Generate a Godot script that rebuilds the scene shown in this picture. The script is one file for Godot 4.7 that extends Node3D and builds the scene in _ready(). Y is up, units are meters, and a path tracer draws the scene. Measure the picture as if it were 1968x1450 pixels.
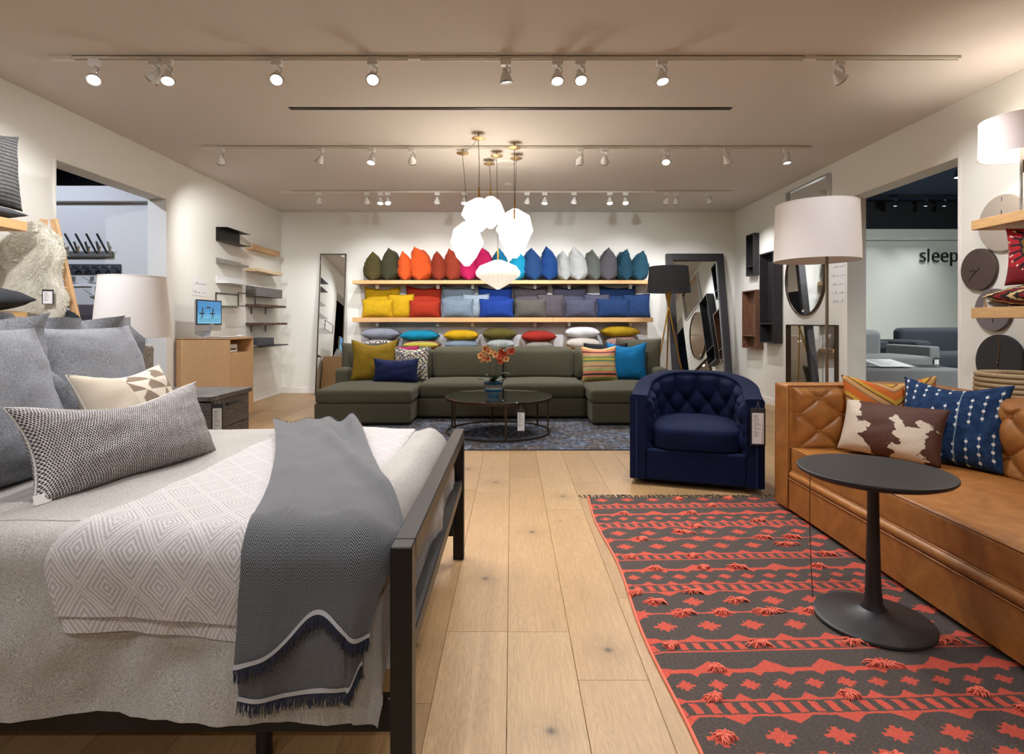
extends Node3D
# A furniture showroom. Metres, y up; the camera stands at (0, 1.23, 0) and looks along -z.

class Sh:
	var v := PackedVector3Array()
	var t := PackedVector2Array()
	var i := PackedInt32Array()
	var weld := false

	func quad(a, b, c, d, ua = Vector2(0, 0), ub = Vector2(1, 0), uc = Vector2(1, 1), ud = Vector2(0, 1)):
		var n = v.size()
		v.append(a); v.append(b); v.append(c); v.append(d)
		t.append(ua); t.append(ub); t.append(uc); t.append(ud)
		for k in [0, 1, 2, 0, 2, 3]: i.append(n + k)

	func tri(a, b, c):
		var n = v.size()
		v.append(a); v.append(b); v.append(c)
		t.append(Vector2(a.x, a.y)); t.append(Vector2(b.x, b.y)); t.append(Vector2(c.x, c.y))
		for k in 3: i.append(n + k)

	# rows of points; outward when rows run up and columns turn from +x to +z
	func grid(rows, uvs, flip = false, close = false):
		var n = v.size()
		var nr = rows.size()
		var nc = rows[0].size()
		for r in nr:
			for c in nc:
				v.append(rows[r][c]); t.append(uvs[r][c])
		for r in nr - 1:
			for c in (nc if close else nc - 1):
				var a = n + r * nc + c
				var b = n + (r + 1) * nc + c
				var d = n + r * nc + (c + 1) % nc
				var e = n + (r + 1) * nc + (c + 1) % nc
				if flip:
					for k in [a, d, e, a, e, b]: i.append(k)
				else:
					for k in [a, b, e, a, e, d]: i.append(k)

	func out_quad(a, b, c, d, m, uv):
		var n = (b - a).cross(c - a)
		if n.dot((a + b + c + d) * 0.25 - m) < 0: quad(a, d, c, b, uv[0], uv[3], uv[2], uv[1])
		else: quad(a, b, c, d, uv[0], uv[1], uv[2], uv[3])

	# chamfered box; v of the uv runs along the longest side, in metres
	func box(m, size, ch = 0.003, bas = Basis(), shift = Vector2.ZERO):
		var h = size * 0.5
		ch = minf(ch, minf(h.x, minf(h.y, h.z)) * 0.6)
		var lng = 0
		for a in 3:
			if size[a] > size[lng]: lng = a
		var f = func(a, s): # point of the face across a, signs s
			var p = Vector3.ZERO
			for k in 3: p[k] = s[k] * (h[k] if k == a else h[k] - ch)
			return p
		var uvf = func(p, a):
			var o = [(a + 1) % 3, (a + 2) % 3]
			if o[0] == lng: o = [o[1], o[0]]
			return Vector2(p[o[0]], p[o[1]]) + shift
		for a in 3:
			var b = (a + 1) % 3
			var c = (a + 2) % 3
			for s in [-1.0, 1.0]:
				var pts = []
				var us = []
				for q in [[-1.0, -1.0], [1.0, -1.0], [1.0, 1.0], [-1.0, 1.0]]:
					var sg = Vector3.ZERO
					sg[a] = s; sg[b] = q[0]; sg[c] = q[1]
					var p = f.call(a, sg)
					pts.append(m + bas * p); us.append(uvf.call(p, a))
				out_quad(pts[0], pts[1], pts[2], pts[3], m, us)
			if ch <= 0.0: continue
			for s in [-1.0, 1.0]:
				for w in [-1.0, 1.0]:
					var pts = []
					var us = []
					for q in [[a, -1.0], [a, 1.0], [b, 1.0], [b, -1.0]]:
						var sg = Vector3.ZERO
						sg[a] = s; sg[b] = w; sg[c] = q[1]
						var p = f.call(q[0], sg)
						pts.append(m + bas * p); us.append(uvf.call(p, a))
					out_quad(pts[0], pts[1], pts[2], pts[3], m, us)
		if ch > 0.0:
			for x in [-1.0, 1.0]:
				for y in [-1.0, 1.0]:
					for z in [-1.0, 1.0]:
						var sg = Vector3(x, y, z)
						var a = m + bas * f.call(0, sg)
						var b = m + bas * f.call(1, sg)
						var c = m + bas * f.call(2, sg)
						if x * y * z > 0: tri(a, b, c)
						else: tri(a, c, b)
		return self

	func bar(a, b, w, d, ch = 0.002, up = Vector3.UP): # a square bar from a to b
		var y = (b - a).normalized()
		if absf(y.dot(up)) > 0.99: up = Vector3.BACK
		var x = y.cross(up).normalized()
		return box((a + b) * 0.5, Vector3(w, (b - a).length(), d), ch, Basis(x, y, x.cross(y)))

	func soft(m, size, r, puff = Vector3.ZERO, n = 8, bas = Basis()):
		weld = true
		var h = size * 0.5
		r = minf(r, minf(h.x, minf(h.y, h.z)) * 0.98)
		var cuts = []
		for a in 3:
			var e = 1.0 - r / h[a]
			var l = []
			for k in 4: l.append(-1.0 + (1.0 - e) * k / 4.0)
			for k in n + 1: l.append(-e + 2.0 * e * k / n)
			for k in 4: l.append(e + (1.0 - e) * (k + 1) / 4.0)
			cuts.append(l)
		for a in 3:
			var b = (a + 1) % 3
			var c = (a + 2) % 3
			for s in [-1.0, 1.0]:
				var rows = []
				var us = []
				for x in cuts[b]:
					var row = []
					var ur = []
					for y in cuts[c]:
						var p = Vector3.ZERO
						p[a] = s; p[b] = x; p[c] = y
						var q = p * h
						var inn = q.clamp(r * Vector3.ONE - h, h - r * Vector3.ONE)
						var d = q - inn
						var o = inn + d.normalized() * r
						var k = Vector3(1 - p.x * p.x, 1 - p.y * p.y, 1 - p.z * p.z)
						o += Vector3(p.x * puff.x * k.y * k.z, p.y * puff.y * k.x * k.z, p.z * puff.z * k.x * k.y)
						row.append(m + bas * o)
						ur.append(Vector2(q[b], q[c]) if a != 0 else Vector2(q[c], q[b]))
					rows.append(row); us.append(ur)
				grid(rows, us, s > 0)
		return self

	func lathe(prof, n = 32, m = Vector3.ZERO, hard = 0.75, a0 = 0.0):
		var rows = []
		var us = []
		var put = func(p, k):
			var row = []
			var ur = []
			for j in n + 1:
				var an = TAU * j / n + a0
				row.append(m + Vector3(p.x * cos(an), p.y, p.x * sin(an)))
				ur.append(Vector2(float(j) / n, p.y))
			rows.append(row); us.append(ur)
		for k in prof.size():
			put.call(prof[k], k)
			if k > 0 and k < prof.size() - 1:
				var d0 = (prof[k] - prof[k - 1]).normalized()
				var d1 = (prof[k + 1] - prof[k]).normalized()
				if d0.dot(d1) < hard:
					grid(rows, us)
					rows.clear(); us.clear()
					put.call(prof[k], k)
		grid(rows, us)
		return self

	func tube(pts, r, n = 8, cap = true):
		var rows = []
		var us = []
		var nn = Vector3.ZERO
		var ln = 0.0
		for k in pts.size():
			var tg = (pts[mini(k + 1, pts.size() - 1)] - pts[maxi(k - 1, 0)]).normalized()
			if k == 0:
				nn = tg.cross(Vector3.UP if absf(tg.y) < 0.9 else Vector3.RIGHT).normalized()
			else:
				nn = (nn - tg * nn.dot(tg)).normalized()
				ln += (pts[k] - pts[k - 1]).length()
			var bb = tg.cross(nn)
			var rr = r[k] if r is Array else r
			var row = []
			var ur = []
			for j in n + 1:
				var an = TAU * j / n
				row.append(pts[k] + (nn * cos(an) + bb * sin(an)) * rr)
				ur.append(Vector2(float(j) / n, ln))
			rows.append(row); us.append(ur)
		grid(rows, us, true)
		if cap:
			for e in [0, rows.size() - 1]:
				for j in n:
					if e == 0: tri(pts[0], rows[0][j + 1], rows[0][j])
					else: tri(pts[e], rows[e][j], rows[e][j + 1])
		return self

	func prism(poly, z0, z1, bas = Basis(), m = Vector3.ZERO): # polygon in xy, extruded along z
		if Geometry2D.is_polygon_clockwise(poly): poly.reverse()
		for k in poly.size():
			var a = poly[k]
			var b = poly[(k + 1) % poly.size()]
			quad(m + bas * Vector3(a.x, a.y, z0), m + bas * Vector3(b.x, b.y, z0), m + bas * Vector3(b.x, b.y, z1), m + bas * Vector3(a.x, a.y, z1))
		var ts = Geometry2D.triangulate_polygon(poly)
		for k in range(0, ts.size(), 3):
			var q = [poly[ts[k]], poly[ts[k + 1]], poly[ts[k + 2]]]
			if (q[1] - q[0]).cross(q[2] - q[0]) < 0: q = [q[0], q[2], q[1]]
			tri(m + bas * Vector3(q[0].x, q[0].y, z1), m + bas * Vector3(q[1].x, q[1].y, z1), m + bas * Vector3(q[2].x, q[2].y, z1))
			tri(m + bas * Vector3(q[0].x, q[0].y, z0), m + bas * Vector3(q[2].x, q[2].y, z0), m + bas * Vector3(q[1].x, q[1].y, z0))
		return self

	func commit():
		var n := PackedVector3Array()
		n.resize(v.size())
		for k in range(0, i.size(), 3):
			var c = (v[i[k + 1]] - v[i[k]]).cross(v[i[k + 2]] - v[i[k]])
			for q in 3: n[i[k + q]] += c
		if weld:
			var d = {}
			for k in v.size():
				var key = Vector3i((v[k] * 4000.0).round())
				d[key] = d.get(key, Vector3.ZERO) + n[k]
			for k in v.size(): n[k] = d[Vector3i((v[k] * 4000.0).round())]
		for k in n.size(): n[k] = n[k].normalized() if n[k].length_squared() > 0 else Vector3.UP
		var f := PackedInt32Array()
		f.resize(i.size())
		for k in range(0, i.size(), 3):
			f[k] = i[k]; f[k + 1] = i[k + 2]; f[k + 2] = i[k + 1]
		var ar = []
		ar.resize(Mesh.ARRAY_MAX)
		ar[Mesh.ARRAY_VERTEX] = v; ar[Mesh.ARRAY_NORMAL] = n; ar[Mesh.ARRAY_TEX_UV] = t; ar[Mesh.ARRAY_INDEX] = f
		var am = ArrayMesh.new()
		am.add_surface_from_arrays(Mesh.PRIMITIVE_TRIANGLES, ar)
		return am

var used := {}
var M := {}
var T := {}
var rng := RandomNumberGenerator.new()
var nz := FastNoiseLite.new()

func numbered(s):
	var k = used.get(s, 0)
	used[s] = k + 1
	return s if k == 0 else "%s_%03d" % [s, k]

func obj(called, sh, m, parent = null):
	var o = MeshInstance3D.new()
	o.mesh = sh.commit() if sh is Sh else sh
	o.material_override = m
	if parent == null:
		o.name = numbered(called); add_child(o)
	else:
		o.name = called; parent.add_child(o, true)
	return o

func tag(o, label, category, group = ""):
	o.set_meta("label", label); o.set_meta("category", category)
	if group != "": o.set_meta("group", group)
	return o

func thing(called, label, category, at = Vector3.ZERO, turn = 0.0, group = ""):
	var o = Node3D.new()
	o.name = numbered(called); add_child(o)
	o.position = at; o.rotation.y = turn
	return tag(o, label, category, group)

func struct(called, sh, m, label = ""):
	var o = obj(called, sh, m)
	o.set_meta("kind", "structure")
	if label != "": o.set_meta("label", label)
	return o

func mat(key, col, rough = 0.8, o = {}):
	if M.has(key): return M[key]
	var m = StandardMaterial3D.new()
	m.resource_name = key
	m.albedo_color = Color(col) if col is String else col
	m.roughness = rough
	m.metallic = o.get("metal", 0.0)
	m.metallic_specular = o.get("spec", 0.5)
	if o.has("tex"): m.albedo_texture = T[o.tex]
	if o.has("rtex"): m.roughness_texture = T[o.rtex]
	if o.has("scale"): m.uv1_scale = o.scale
	if o.has("tri"):
		m.uv1_triplanar = true; m.uv1_scale = Vector3.ONE * o.tri
	if o.has("bump"):
		m.heightmap_enabled = true; m.heightmap_texture = T[o.bump]; m.heightmap_scale = o.get("bs", 0.2)
	if o.has("rim"):
		m.rim_enabled = true; m.rim = o.rim; m.rim_tint = o.get("tint", 0.6)
	if o.has("emit"):
		m.emission_enabled = true; m.emission = Color(o.get("ecol", "ffffff")); m.emission_energy_multiplier = o.emit
		if o.has("etex"):
			m.emission_texture = T[o.etex]; m.emission_operator = BaseMaterial3D.EMISSION_OP_MULTIPLY
	if o.has("alpha"):
		m.transparency = BaseMaterial3D.TRANSPARENCY_ALPHA; m.albedo_color.a = o.alpha
	if o.has("coat"):
		m.clearcoat_enabled = true; m.clearcoat = o.coat; m.clearcoat_roughness = o.get("cr", 0.1)
	if o.has("back"):
		m.backlight_enabled = true; m.backlight = Color(o.back)
	M[key] = m
	return m

# a computed picture; f(u, v) gives a Color
func pic(key, w, h, f):
	var b = PackedByteArray()
	b.resize(w * h * 3)
	var k = 0
	for y in h:
		for x in w:
			var c: Color = f.call((x + 0.5) / w, (y + 0.5) / h)
			b[k] = clampi(int(c.r * 255), 0, 255); b[k + 1] = clampi(int(c.g * 255), 0, 255); b[k + 2] = clampi(int(c.b * 255), 0, 255)
			k += 3
	T[key] = ImageTexture.create_from_image(Image.create_from_data(w, h, false, Image.FORMAT_RGB8, b))

func grey(x): return Color(x, x, x)

# periodic noise on the unit square
func pn(u, v, fu, fv, s = 0.0):
	var a = u * TAU
	var b = v * TAU
	return nz.get_noise_3d(cos(a) * fu + s * 31.7, sin(a) * fu + cos(b) * fv, sin(b) * fv + s * 17.3)

func spot(parent, at, aim, energy, angle = 38.0, col = "f8f6f8", size = 0.03):
	var l = SpotLight3D.new()
	l.name = "spot_light"
	parent.add_child(l, true)
	l.light_color = Color(col); l.light_energy = energy
	l.spot_angle = angle; l.spot_angle_attenuation = 0.8; l.spot_range = 14.0; l.spot_attenuation = 2.0
	l.light_size = size; l.shadow_enabled = true
	l.look_at_from_position(at, aim, Vector3.UP if absf((aim - at).normalized().y) < 0.98 else Vector3.BACK)
	return l

func omni(parent, at, energy, col = "f8f6f8", size = 0.06):
	var l = OmniLight3D.new()
	l.name = "bulb_light"
	parent.add_child(l, true)
	l.light_color = Color(col); l.light_energy = energy; l.omni_range = 14.0; l.omni_attenuation = 2.0
	l.light_size = size; l.shadow_enabled = true
	l.position = at
	return l

const LX := -4.0
const RX := 3.87
const BZ := -9.77
const FZ := 3.0
const CH := 3.148
const SPOT := 3.0

func _ready():
	rng.seed = 7
	nz.seed = 3; nz.frequency = 1.0; nz.fractal_octaves = 3
	# camera: a lens of 1080 px on a 1968 x 1450 frame, shifted so that upright lines stay upright
	var cam = Camera3D.new()
	cam.name = "camera"
	add_child(cam)
	cam.position = Vector3(0, 1.23, 0)
	cam.near = 0.1; cam.far = 60.0
	cam.projection = Camera3D.PROJECTION_FRUSTUM
	cam.size = 0.1 * 1450.0 / 1080.0
	cam.frustum_offset = Vector2(0.1 * 1.0 / 1080.0, -0.1 * 105.0 / 1080.0)
	cam.current = true
	var we = WorldEnvironment.new()
	we.name = "environment"
	var e = Environment.new()
	e.background_mode = Environment.BG_COLOR
	e.background_color = Color(0.02, 0.02, 0.022)
	e.tonemap_mode = Environment.TONE_MAPPER_LINEAR
	e.tonemap_exposure = 1.0
	e.sdfgi_enabled = true; e.ssao_enabled = true; e.ssil_enabled = true
	we.environment = e
	add_child(we)
	pictures()
	materials()
	shell()
	left_room()
	right_room()
	tracks()
	green_sofa()
	bed()
	leather_sofa()
	blue_chair()
	rugs()
	tables()
	back_shelves()
	pendants()
	mirrors()
	floor_lamps()
	left_wall_things()
	right_wall_things()
	left_near_things()
	sofa_cushions()
	bed_cushions()
	leather_cushions()
	small_things()

func star(x, y): # a small stepped eight-pointed figure
	x = absf(x); y = absf(y)
	return (x + y < 0.95 and maxf(x, y) < 0.8) or (maxf(x, y) < 0.5) or (x < 0.22 and y < 1.0) or (y < 0.22 and x < 1.1) or (absf(x - y) < 0.14 and x < 0.66)

func kilim(u, v): # one repeat: 1.76 m across, 0.80 m along
	var x = u * 1.76
	var z = (1.0 - v) * 0.80
	x += nz.get_noise_2d(x * 8.0, z * 30.0) * 0.004
	z += nz.get_noise_2d(x * 22.0, z * 9.0 + 50.0) * 0.003
	var on = false
	var w = func(p, s): return absf(fposmod(p + s * 0.5, s) - s * 0.5) # distance to the nearest multiple
	if z < 0.078:
		on = z < 0.009 or z > 0.066 or (fposmod(x + z * 0.25, 0.055) < 0.028 and z > 0.015 and z < 0.06)
	elif z < 0.115:
		on = w.call(x, 0.176) < (0.115 - z) * 1.3 or z < 0.082
	elif z < 0.24:
		on = star(w.call(x + 0.088, 0.176) / 0.042, (z - 0.178) / 0.036)
	elif z < 0.315:
		on = absf(z - 0.277) < 0.005 or star(w.call(x, 0.176) / 0.052, (z - 0.277) / 0.042)
	elif z < 0.425:
		on = star(w.call(x + 0.088, 0.176) / 0.042, (z - 0.372) / 0.036)
	elif z < 0.46:
		on = w.call(x, 0.176) < (z - 0.425) * 1.4
	elif z < 0.54:
		on = z < 0.47 or z > 0.53 or (fposmod(x + z * 0.25, 0.055) < 0.028 and z > 0.475 and z < 0.524)
	elif z < 0.57:
		on = w.call(x, 0.11) < (0.57 - z) * 1.0
	elif z < 0.65:
		on = star(w.call(x + 0.055, 0.11) / 0.03, (z - 0.612) / 0.026)
	elif z < 0.685:
		on = w.call(x, 0.11) < (z - 0.655) * 1.0 or (z > 0.676)
	elif z < 0.692:
		on = true
	else:
		on = w.call(x + 0.03, 0.206) < (0.745 - z) * 1.35 or z < 0.698
	var g = nz.get_noise_2d(x * 260.0, z * 520.0) * 0.5 + nz.get_noise_2d(x * 60.0, z * 140.0 + 9.0) * 0.4
	if on: return Color(0.70 + g * 0.2, 0.285 + g * 0.16, 0.22 + g * 0.14)
	return Color(0.27 + g * 0.16, 0.235 + g * 0.15, 0.215 + g * 0.14)

func pictures():
	pic("wood", 256, 1024, func(u, v):
		var warp = pn(u, v, 0.5, 0.9) * 0.35
		var ring = sin((u * 9.0 + warp * 12.0 + 0.3 * sin(v * TAU)) * TAU * 0.9)
		var fine = pn(u, v, 9.0, 1.6, 2.0)
		var hair = pn(u, v, 26.0, 3.0, 5.0)
		var g = 0.9 + ring * 0.025 + fine * 0.07 + hair * 0.06
		var kn = Vector2((u - 0.55) * 0.25, (v - 0.37) * 2.4).length()
		var kn2 = Vector2((u - 0.3) * 0.25, (v - 0.81) * 2.4).length()
		g -= 0.38 * exp(-kn * kn / 0.00022) + 0.3 * exp(-kn2 * kn2 / 0.0001) + 0.07 * exp(-kn * kn / 0.006)
		return Color(g, g * 0.985, g * 0.965))
	pic("clearwood", 256, 512, func(u, v):
		var warp = pn(u, v, 0.5, 0.7) * 0.3
		var ring = sin((u * 5.0 + warp * 9.0) * TAU)
		var g = 0.92 + ring * 0.02 + pn(u, v, 12.0, 1.4, 2.0) * 0.06 + pn(u, v, 30.0, 3.0, 5.0) * 0.04
		return Color(g, g * 0.98, g * 0.95))
	pic("streak", 256, 512, func(u, v):
		var warp = pn(u, v, 0.4, 0.6) * 0.4
		var ring = sin((u * 6.0 + warp * 10.0) * TAU)
		var g = 0.75 + ring * 0.1 + pn(u, v, 14.0, 1.4, 2.0) * 0.3 + pn(u, v, 30.0, 3.0, 5.0) * 0.2
		return grey(g))
	pic("cloth", 256, 256, func(u, v):
		var a = sin(u * TAU * 32.0) * sin(v * TAU * 32.0)
		return grey(0.86 + a * 0.06 + pn(u, v, 20.0, 20.0) * 0.22 + pn(u, v, 5.0, 5.0, 3.0) * 0.06))
	pic("heather", 256, 256, func(u, v):
		return grey(0.82 + pn(u, v, 22.0, 22.0) * 0.42 + pn(u, v, 9.0, 12.0, 4.0) * 0.14))
	pic("velvet", 256, 256, func(u, v):
		return grey(0.9 + pn(u, v, 0.8, 0.8) * 0.08 + pn(u, v, 26.0, 26.0, 3.0) * 0.09))
	pic("hide", 512, 512, func(u, v):
		var big = pn(u, v, 1.0, 1.0) * 0.12 + pn(u, v, 4.0, 4.0, 2.0) * 0.04
		var fine = pn(u, v, 40.0, 40.0, 4.0) * 0.07
		return Color(0.88 + big + fine, 0.86 + big * 1.15 + fine, 0.82 + big * 1.3 + fine))
	pic("plaster", 256, 256, func(u, v): return grey(0.5 + pn(u, v, 26.0, 26.0) * 0.5))
	pic("tweed", 256, 256, func(u, v): # slanted two-tone stitches
		var c = u * 44.0
		var r = v * 56.0
		var row = floor(r)
		var s = fposmod(c + (0.5 if int(row) % 2 == 1 else 0.0), 1.0)
		var d = absf(s - 0.5) + absf(fposmod(r, 1.0) - 0.5) * 0.55
		var n = pn(u, v, 18.0, 18.0) * 0.2
		return Color(0.86 + n, 0.84 + n, 0.82 + n) if d > 0.36 else Color(0.25 + n, 0.23 + n, 0.25 + n))
	pic("diamonds", 512, 512, func(u, v): # four repeats of nested lozenges
		var a = absf(fposmod(u * 4.0, 1.0) - 0.5) * 2.0
		var b = absf(fposmod(v * 4.0, 1.0) - 0.5) * 2.0
		var d = a + b
		var l = fposmod((d if d < 1.0 else 2.0 - d) * 5.0, 1.0)
		var n = pn(u, v, 36.0, 36.0) * 0.14
		var g = 0.92 if l < 0.5 else 0.79
		if absf(d - 1.0) < 0.06: g = 0.92
		return Color(g + n, g * 0.985 + n, g * 0.975 + n))
	pic("herringbone", 512, 512, func(u, v):
		var c = fposmod(u * 8.0, 1.0)
		var s = c if c < 0.5 else 1.0 - c
		var l = fposmod(v * 46.0 - s * 7.0, 1.0)
		var n = pn(u, v, 30.0, 30.0) * 0.12
		return Color(0.10 + n, 0.105 + n, 0.12 + n) if l < 0.5 else Color(0.47 + n, 0.475 + n, 0.485 + n))
	pic("kilim", 1100, 500, func(u, v): return kilim(u, v))
	pic("faded", 640, 512, func(u, v):
		var a = nz.get_noise_2d(u * 9.0, v * 8.0)
		var b = nz.get_noise_2d(u * 16.0 + 40.0, v * 26.0)
		var c = nz.get_noise_2d(u * 60.0, v * 14.0 + 80.0)
		var dark = Color(0.22, 0.225, 0.26)
		var brown = Color(0.27, 0.24, 0.235)
		var blue = Color(0.36, 0.44, 0.56)
		var k = brown.lerp(dark, smoothstep(-0.2, 0.2, a))
		var fx = absf(fposmod(u * 6.0, 1.0) - 0.5)
		var fy = absf(fposmod(v * 5.0, 1.0) - 0.5)
		var lat = absf(fposmod((fx + fy) * 4.0, 1.0) - 0.5) < 0.16 or absf(fx - fy) < 0.03
		var edge = minf(minf(u, 1 - u) * 1.3, minf(v, 1 - v))
		if edge < 0.12: lat = absf(fposmod(edge * 26.0, 1.0) - 0.5) < 0.15 or absf(fposmod((u * 40.0 if edge == v or edge == 1 - v else v * 30.0), 1.0) - 0.5) < 0.12
		var amt = smoothstep(-0.25, 0.35, b + a * 0.4) * (0.75 if lat else 0.3)
		k = k.lerp(blue, amt)
		k = k.lightened(clampf(c * 0.35, 0.0, 0.3)).darkened(clampf(-c * 0.35, 0.0, 0.3))
		return k)
	pic("cowhide", 512, 256, func(u, v):
		var w = nz.get_noise_2d(u * 3.0, v * 3.0) * 0.16 + nz.get_noise_2d(u * 12.0, v * 14.0) * 0.03 + nz.get_noise_2d(u * 60.0, v * 20.0) * 0.012
		var hair = nz.get_noise_2d(u * 30.0, v * 120.0) * 0.07
		var x = u + w
		var brown = x > 0.2 + 0.16 * v and x < 0.63 - 0.02 * v
		if v + w * 1.5 < 0.34 and x > 0.6: brown = true
		if x > 0.93: brown = true
		return Color(0.30 + hair, 0.165 + hair * 0.7, 0.11 + hair * 0.5) if brown else Color(0.80 + hair, 0.75 + hair, 0.68 + hair))
	pic("indigo", 512, 512, func(u, v):
		var n = nz.get_noise_2d(u * 200.0, v * 200.0) * 0.06 + nz.get_noise_2d(u * 9.0, v * 9.0) * 0.08
		var base = Color(0.07 + n, 0.20 + n, 0.36 + n)
		if absf(u - 0.62) < 0.004: return Color(0.6, 0.68, 0.74)
		var c = u * 9.0
		var ci = floor(c)
		var lx = absf(fposmod(c, 1.0) - 0.5)
		var grp = fposmod(v * 2.0 + ci * 0.11, 1.0)
		if grp < 0.72:
			var ly = absf(fposmod(grp * 5.5, 1.0) - 0.5)
			if Vector2(lx * 1.5, ly * 0.95).length() < 0.2: return Color(0.86, 0.87, 0.85)
			if lx < 0.035: return base.lightened(0.35)
		return base)
	pic("orange_kilim", 256, 256, func(u, v):
		var n = nz.get_noise_2d(u * 90.0, v * 140.0) * 0.12
		var x = absf(u - 0.5) * 2.0
		var z = fposmod(v * 3.0 + x * 1.4, 1.0)
		var c = Color(0.80, 0.42, 0.16)
		if z < 0.2: c = Color(0.80, 0.62, 0.22)
		elif z < 0.27: c = Color(0.36, 0.22, 0.14)
		elif z < 0.52: c = Color(0.80, 0.62, 0.38)
		elif z < 0.6: c = Color(0.55, 0.44, 0.34)
		return Color(c.r + n, c.g + n, c.b + n))
	pic("mosaic", 256, 256, func(u, v):
		var q = Vector2(floor(u * 36.0 + nz.get_noise_2d(u * 20, v * 20)), floor(v * 36.0))
		var h = fposmod(sin(q.x * 12.9 + q.y * 78.2) * 4375.5, 1.0)
		var d = fposmod(absf(u - 0.5) * 7.0 + absf(v - 0.5) * 7.0, 1.0)
		if d < 0.2: return Color(0.12, 0.12, 0.16)
		if h < 0.42: return Color(0.80, 0.78, 0.72)
		if h < 0.6: return Color(0.16, 0.30, 0.42)
		if h < 0.75: return Color(0.16, 0.14, 0.18)
		if h < 0.86: return Color(0.62, 0.42, 0.40)
		return Color(0.55, 0.58, 0.35))
	var bands = [["cf9a6a", 3], ["8a6a4a", 1], ["c9785a", 2], ["23222c", 2], ["c9785a", 2], ["a8966a", 3], ["6d7a4f", 2], ["b5a83e", 2], ["4f6f4f", 2], ["b59a6c", 5], ["7a4a5a", 1], ["b59a6c", 2], ["9aa06a", 3], ["c9785a", 3], ["23222c", 2], ["cf7a58", 2], ["7f8f5a", 2], ["b5a83e", 2]]
	var seq = []
	for b in bands:
		for k in b[1]: seq.append(Color(b[0]))
	pic("stripes", 192, 256, func(u, v):
		var r = v * seq.size() + (0.35 if fposmod(u * 26.0, 1.0) < 0.5 else -0.35) * (1.0 if int(v * 20.0) % 3 == 0 else 0.2)
		var n = nz.get_noise_2d(u * 120.0, v * 160.0) * 0.1
		var c = seq[clampi(int(r), 0, seq.size() - 1)]
		return Color(c.r + n, c.g + n, c.b + n))
	pic("ogee", 128, 128, func(u, v):
		var d = absf(sin(u * TAU * 1.5)) * 0.5 + absf(sin(v * TAU * 1.5 + u * 3.0)) * 0.5
		return Color(0.16, 0.14, 0.2) if absf(fposmod(d * 3.0, 1.0) - 0.5) < 0.2 else Color(0.80, 0.78, 0.76))
	pic("houndstooth", 128, 128, func(u, v):
		return Color(0.25, 0.28, 0.28) if (fposmod(u * 18.0, 1.0) < 0.5) != (fposmod(v * 18.0, 1.0) < 0.5) else Color(0.78, 0.80, 0.80))
	pic("floral", 128, 128, func(u, v):
		var a = nz.get_noise_2d(u * 14.0, v * 14.0)
		return Color(0.45, 0.2, 0.26) if a > 0.18 else (Color(0.3, 0.28, 0.25) if a < -0.28 else Color(0.72, 0.62, 0.58)))
	pic("patchwork", 256, 256, func(u, v): # cream ground with taupe triangles
		var n = nz.get_noise_2d(u * 150.0, v * 150.0) * 0.05
		var c = Color(0.80 + n, 0.755 + n, 0.68 + n)
		if u > 0.38:
			var x = fposmod((u - 0.38) * 7.0, 1.0)
			var y = fposmod(v * 6.4, 1.0)
			var k = int((u - 0.38) * 7.0) + int(v * 6.4)
			var on = x + y > 1.0 if k % 2 == 0 else x < y
			if k % 3 == 2: on = on and x > 0.4
			if on: c = Color(0.53 + n, 0.46 + n, 0.39 + n)
			else: c = Color(0.85 + n, 0.81 + n, 0.74 + n)
		return c)
	pic("suzani", 256, 256, func(u, v): # red ground, black and gold scrolls
		var n = nz.get_noise_2d(u * 110.0, v * 110.0) * 0.08
		var r = Vector2(u - 0.55, v - 0.35).length() + nz.get_noise_2d(u * 6.0, v * 6.0) * 0.05
		var b = absf(r - 0.3)
		if b < 0.03: return Color(0.45 + n, 0.32 + n, 0.12)
		if b < 0.06: return Color(0.06, 0.05, 0.06)
		var an = atan2(v - 0.35, u - 0.55)
		if r > 0.36 and r < 0.5 and fposmod(an * 3.5, 1.0) < 0.3: return Color(0.06, 0.05, 0.06)
		if r > 0.5 and r < 0.54 and fposmod(an * 5.0, 1.0) < 0.25: return Color(0.8, 0.75, 0.65)
		return Color(0.62 + n, 0.07 + n * 0.5, 0.13 + n * 0.5) if v < 0.7 else Color(0.45 + n, 0.06, 0.1))
	pic("ikat", 256, 128, func(u, v):
		var d = fposmod(absf(fposmod(u * 3.0, 1.0) - 0.5) * 2.0 + v * 1.5 + nz.get_noise_2d(u * 60.0, v * 9.0) * 0.1, 0.75)
		if d < 0.2: return Color(0.08, 0.06, 0.06)
		if d < 0.38: return Color(0.80, 0.68, 0.48)
		if d < 0.55: return Color(0.08, 0.06, 0.06)
		return Color(0.5, 0.08, 0.08))
	pic("ribs", 64, 256, func(u, v):
		var r = fposmod(v * 20.0, 1.0)
		var n = pn(u, v, 12.0, 20.0) * 0.2
		return grey((0.36 if r < 0.6 else 0.2) + n))
	pic("fleece", 256, 256, func(u, v):
		return Color(0.93, 0.915, 0.86) * (0.95 + pn(u, v, 10.0, 10.0) * 0.16 + pn(u, v, 30.0, 30.0, 2.0) * 0.1))
	pic("print", 64, 128, func(u, v): # lines of small print on white
		if u < 0.12 or u > 0.88 or v < 0.06 or v > 0.8: return grey(0.9)
		var row = int(v * 34.0)
		var l = fposmod(v * 34.0, 1.0)
		var h = fposmod(sin(row * 12.9) * 437.5, 1.0)
		if l < 0.45 and u < 0.3 + h * 0.5: return grey(0.45 if row == 3 else 0.62)
		return grey(0.9))
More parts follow.
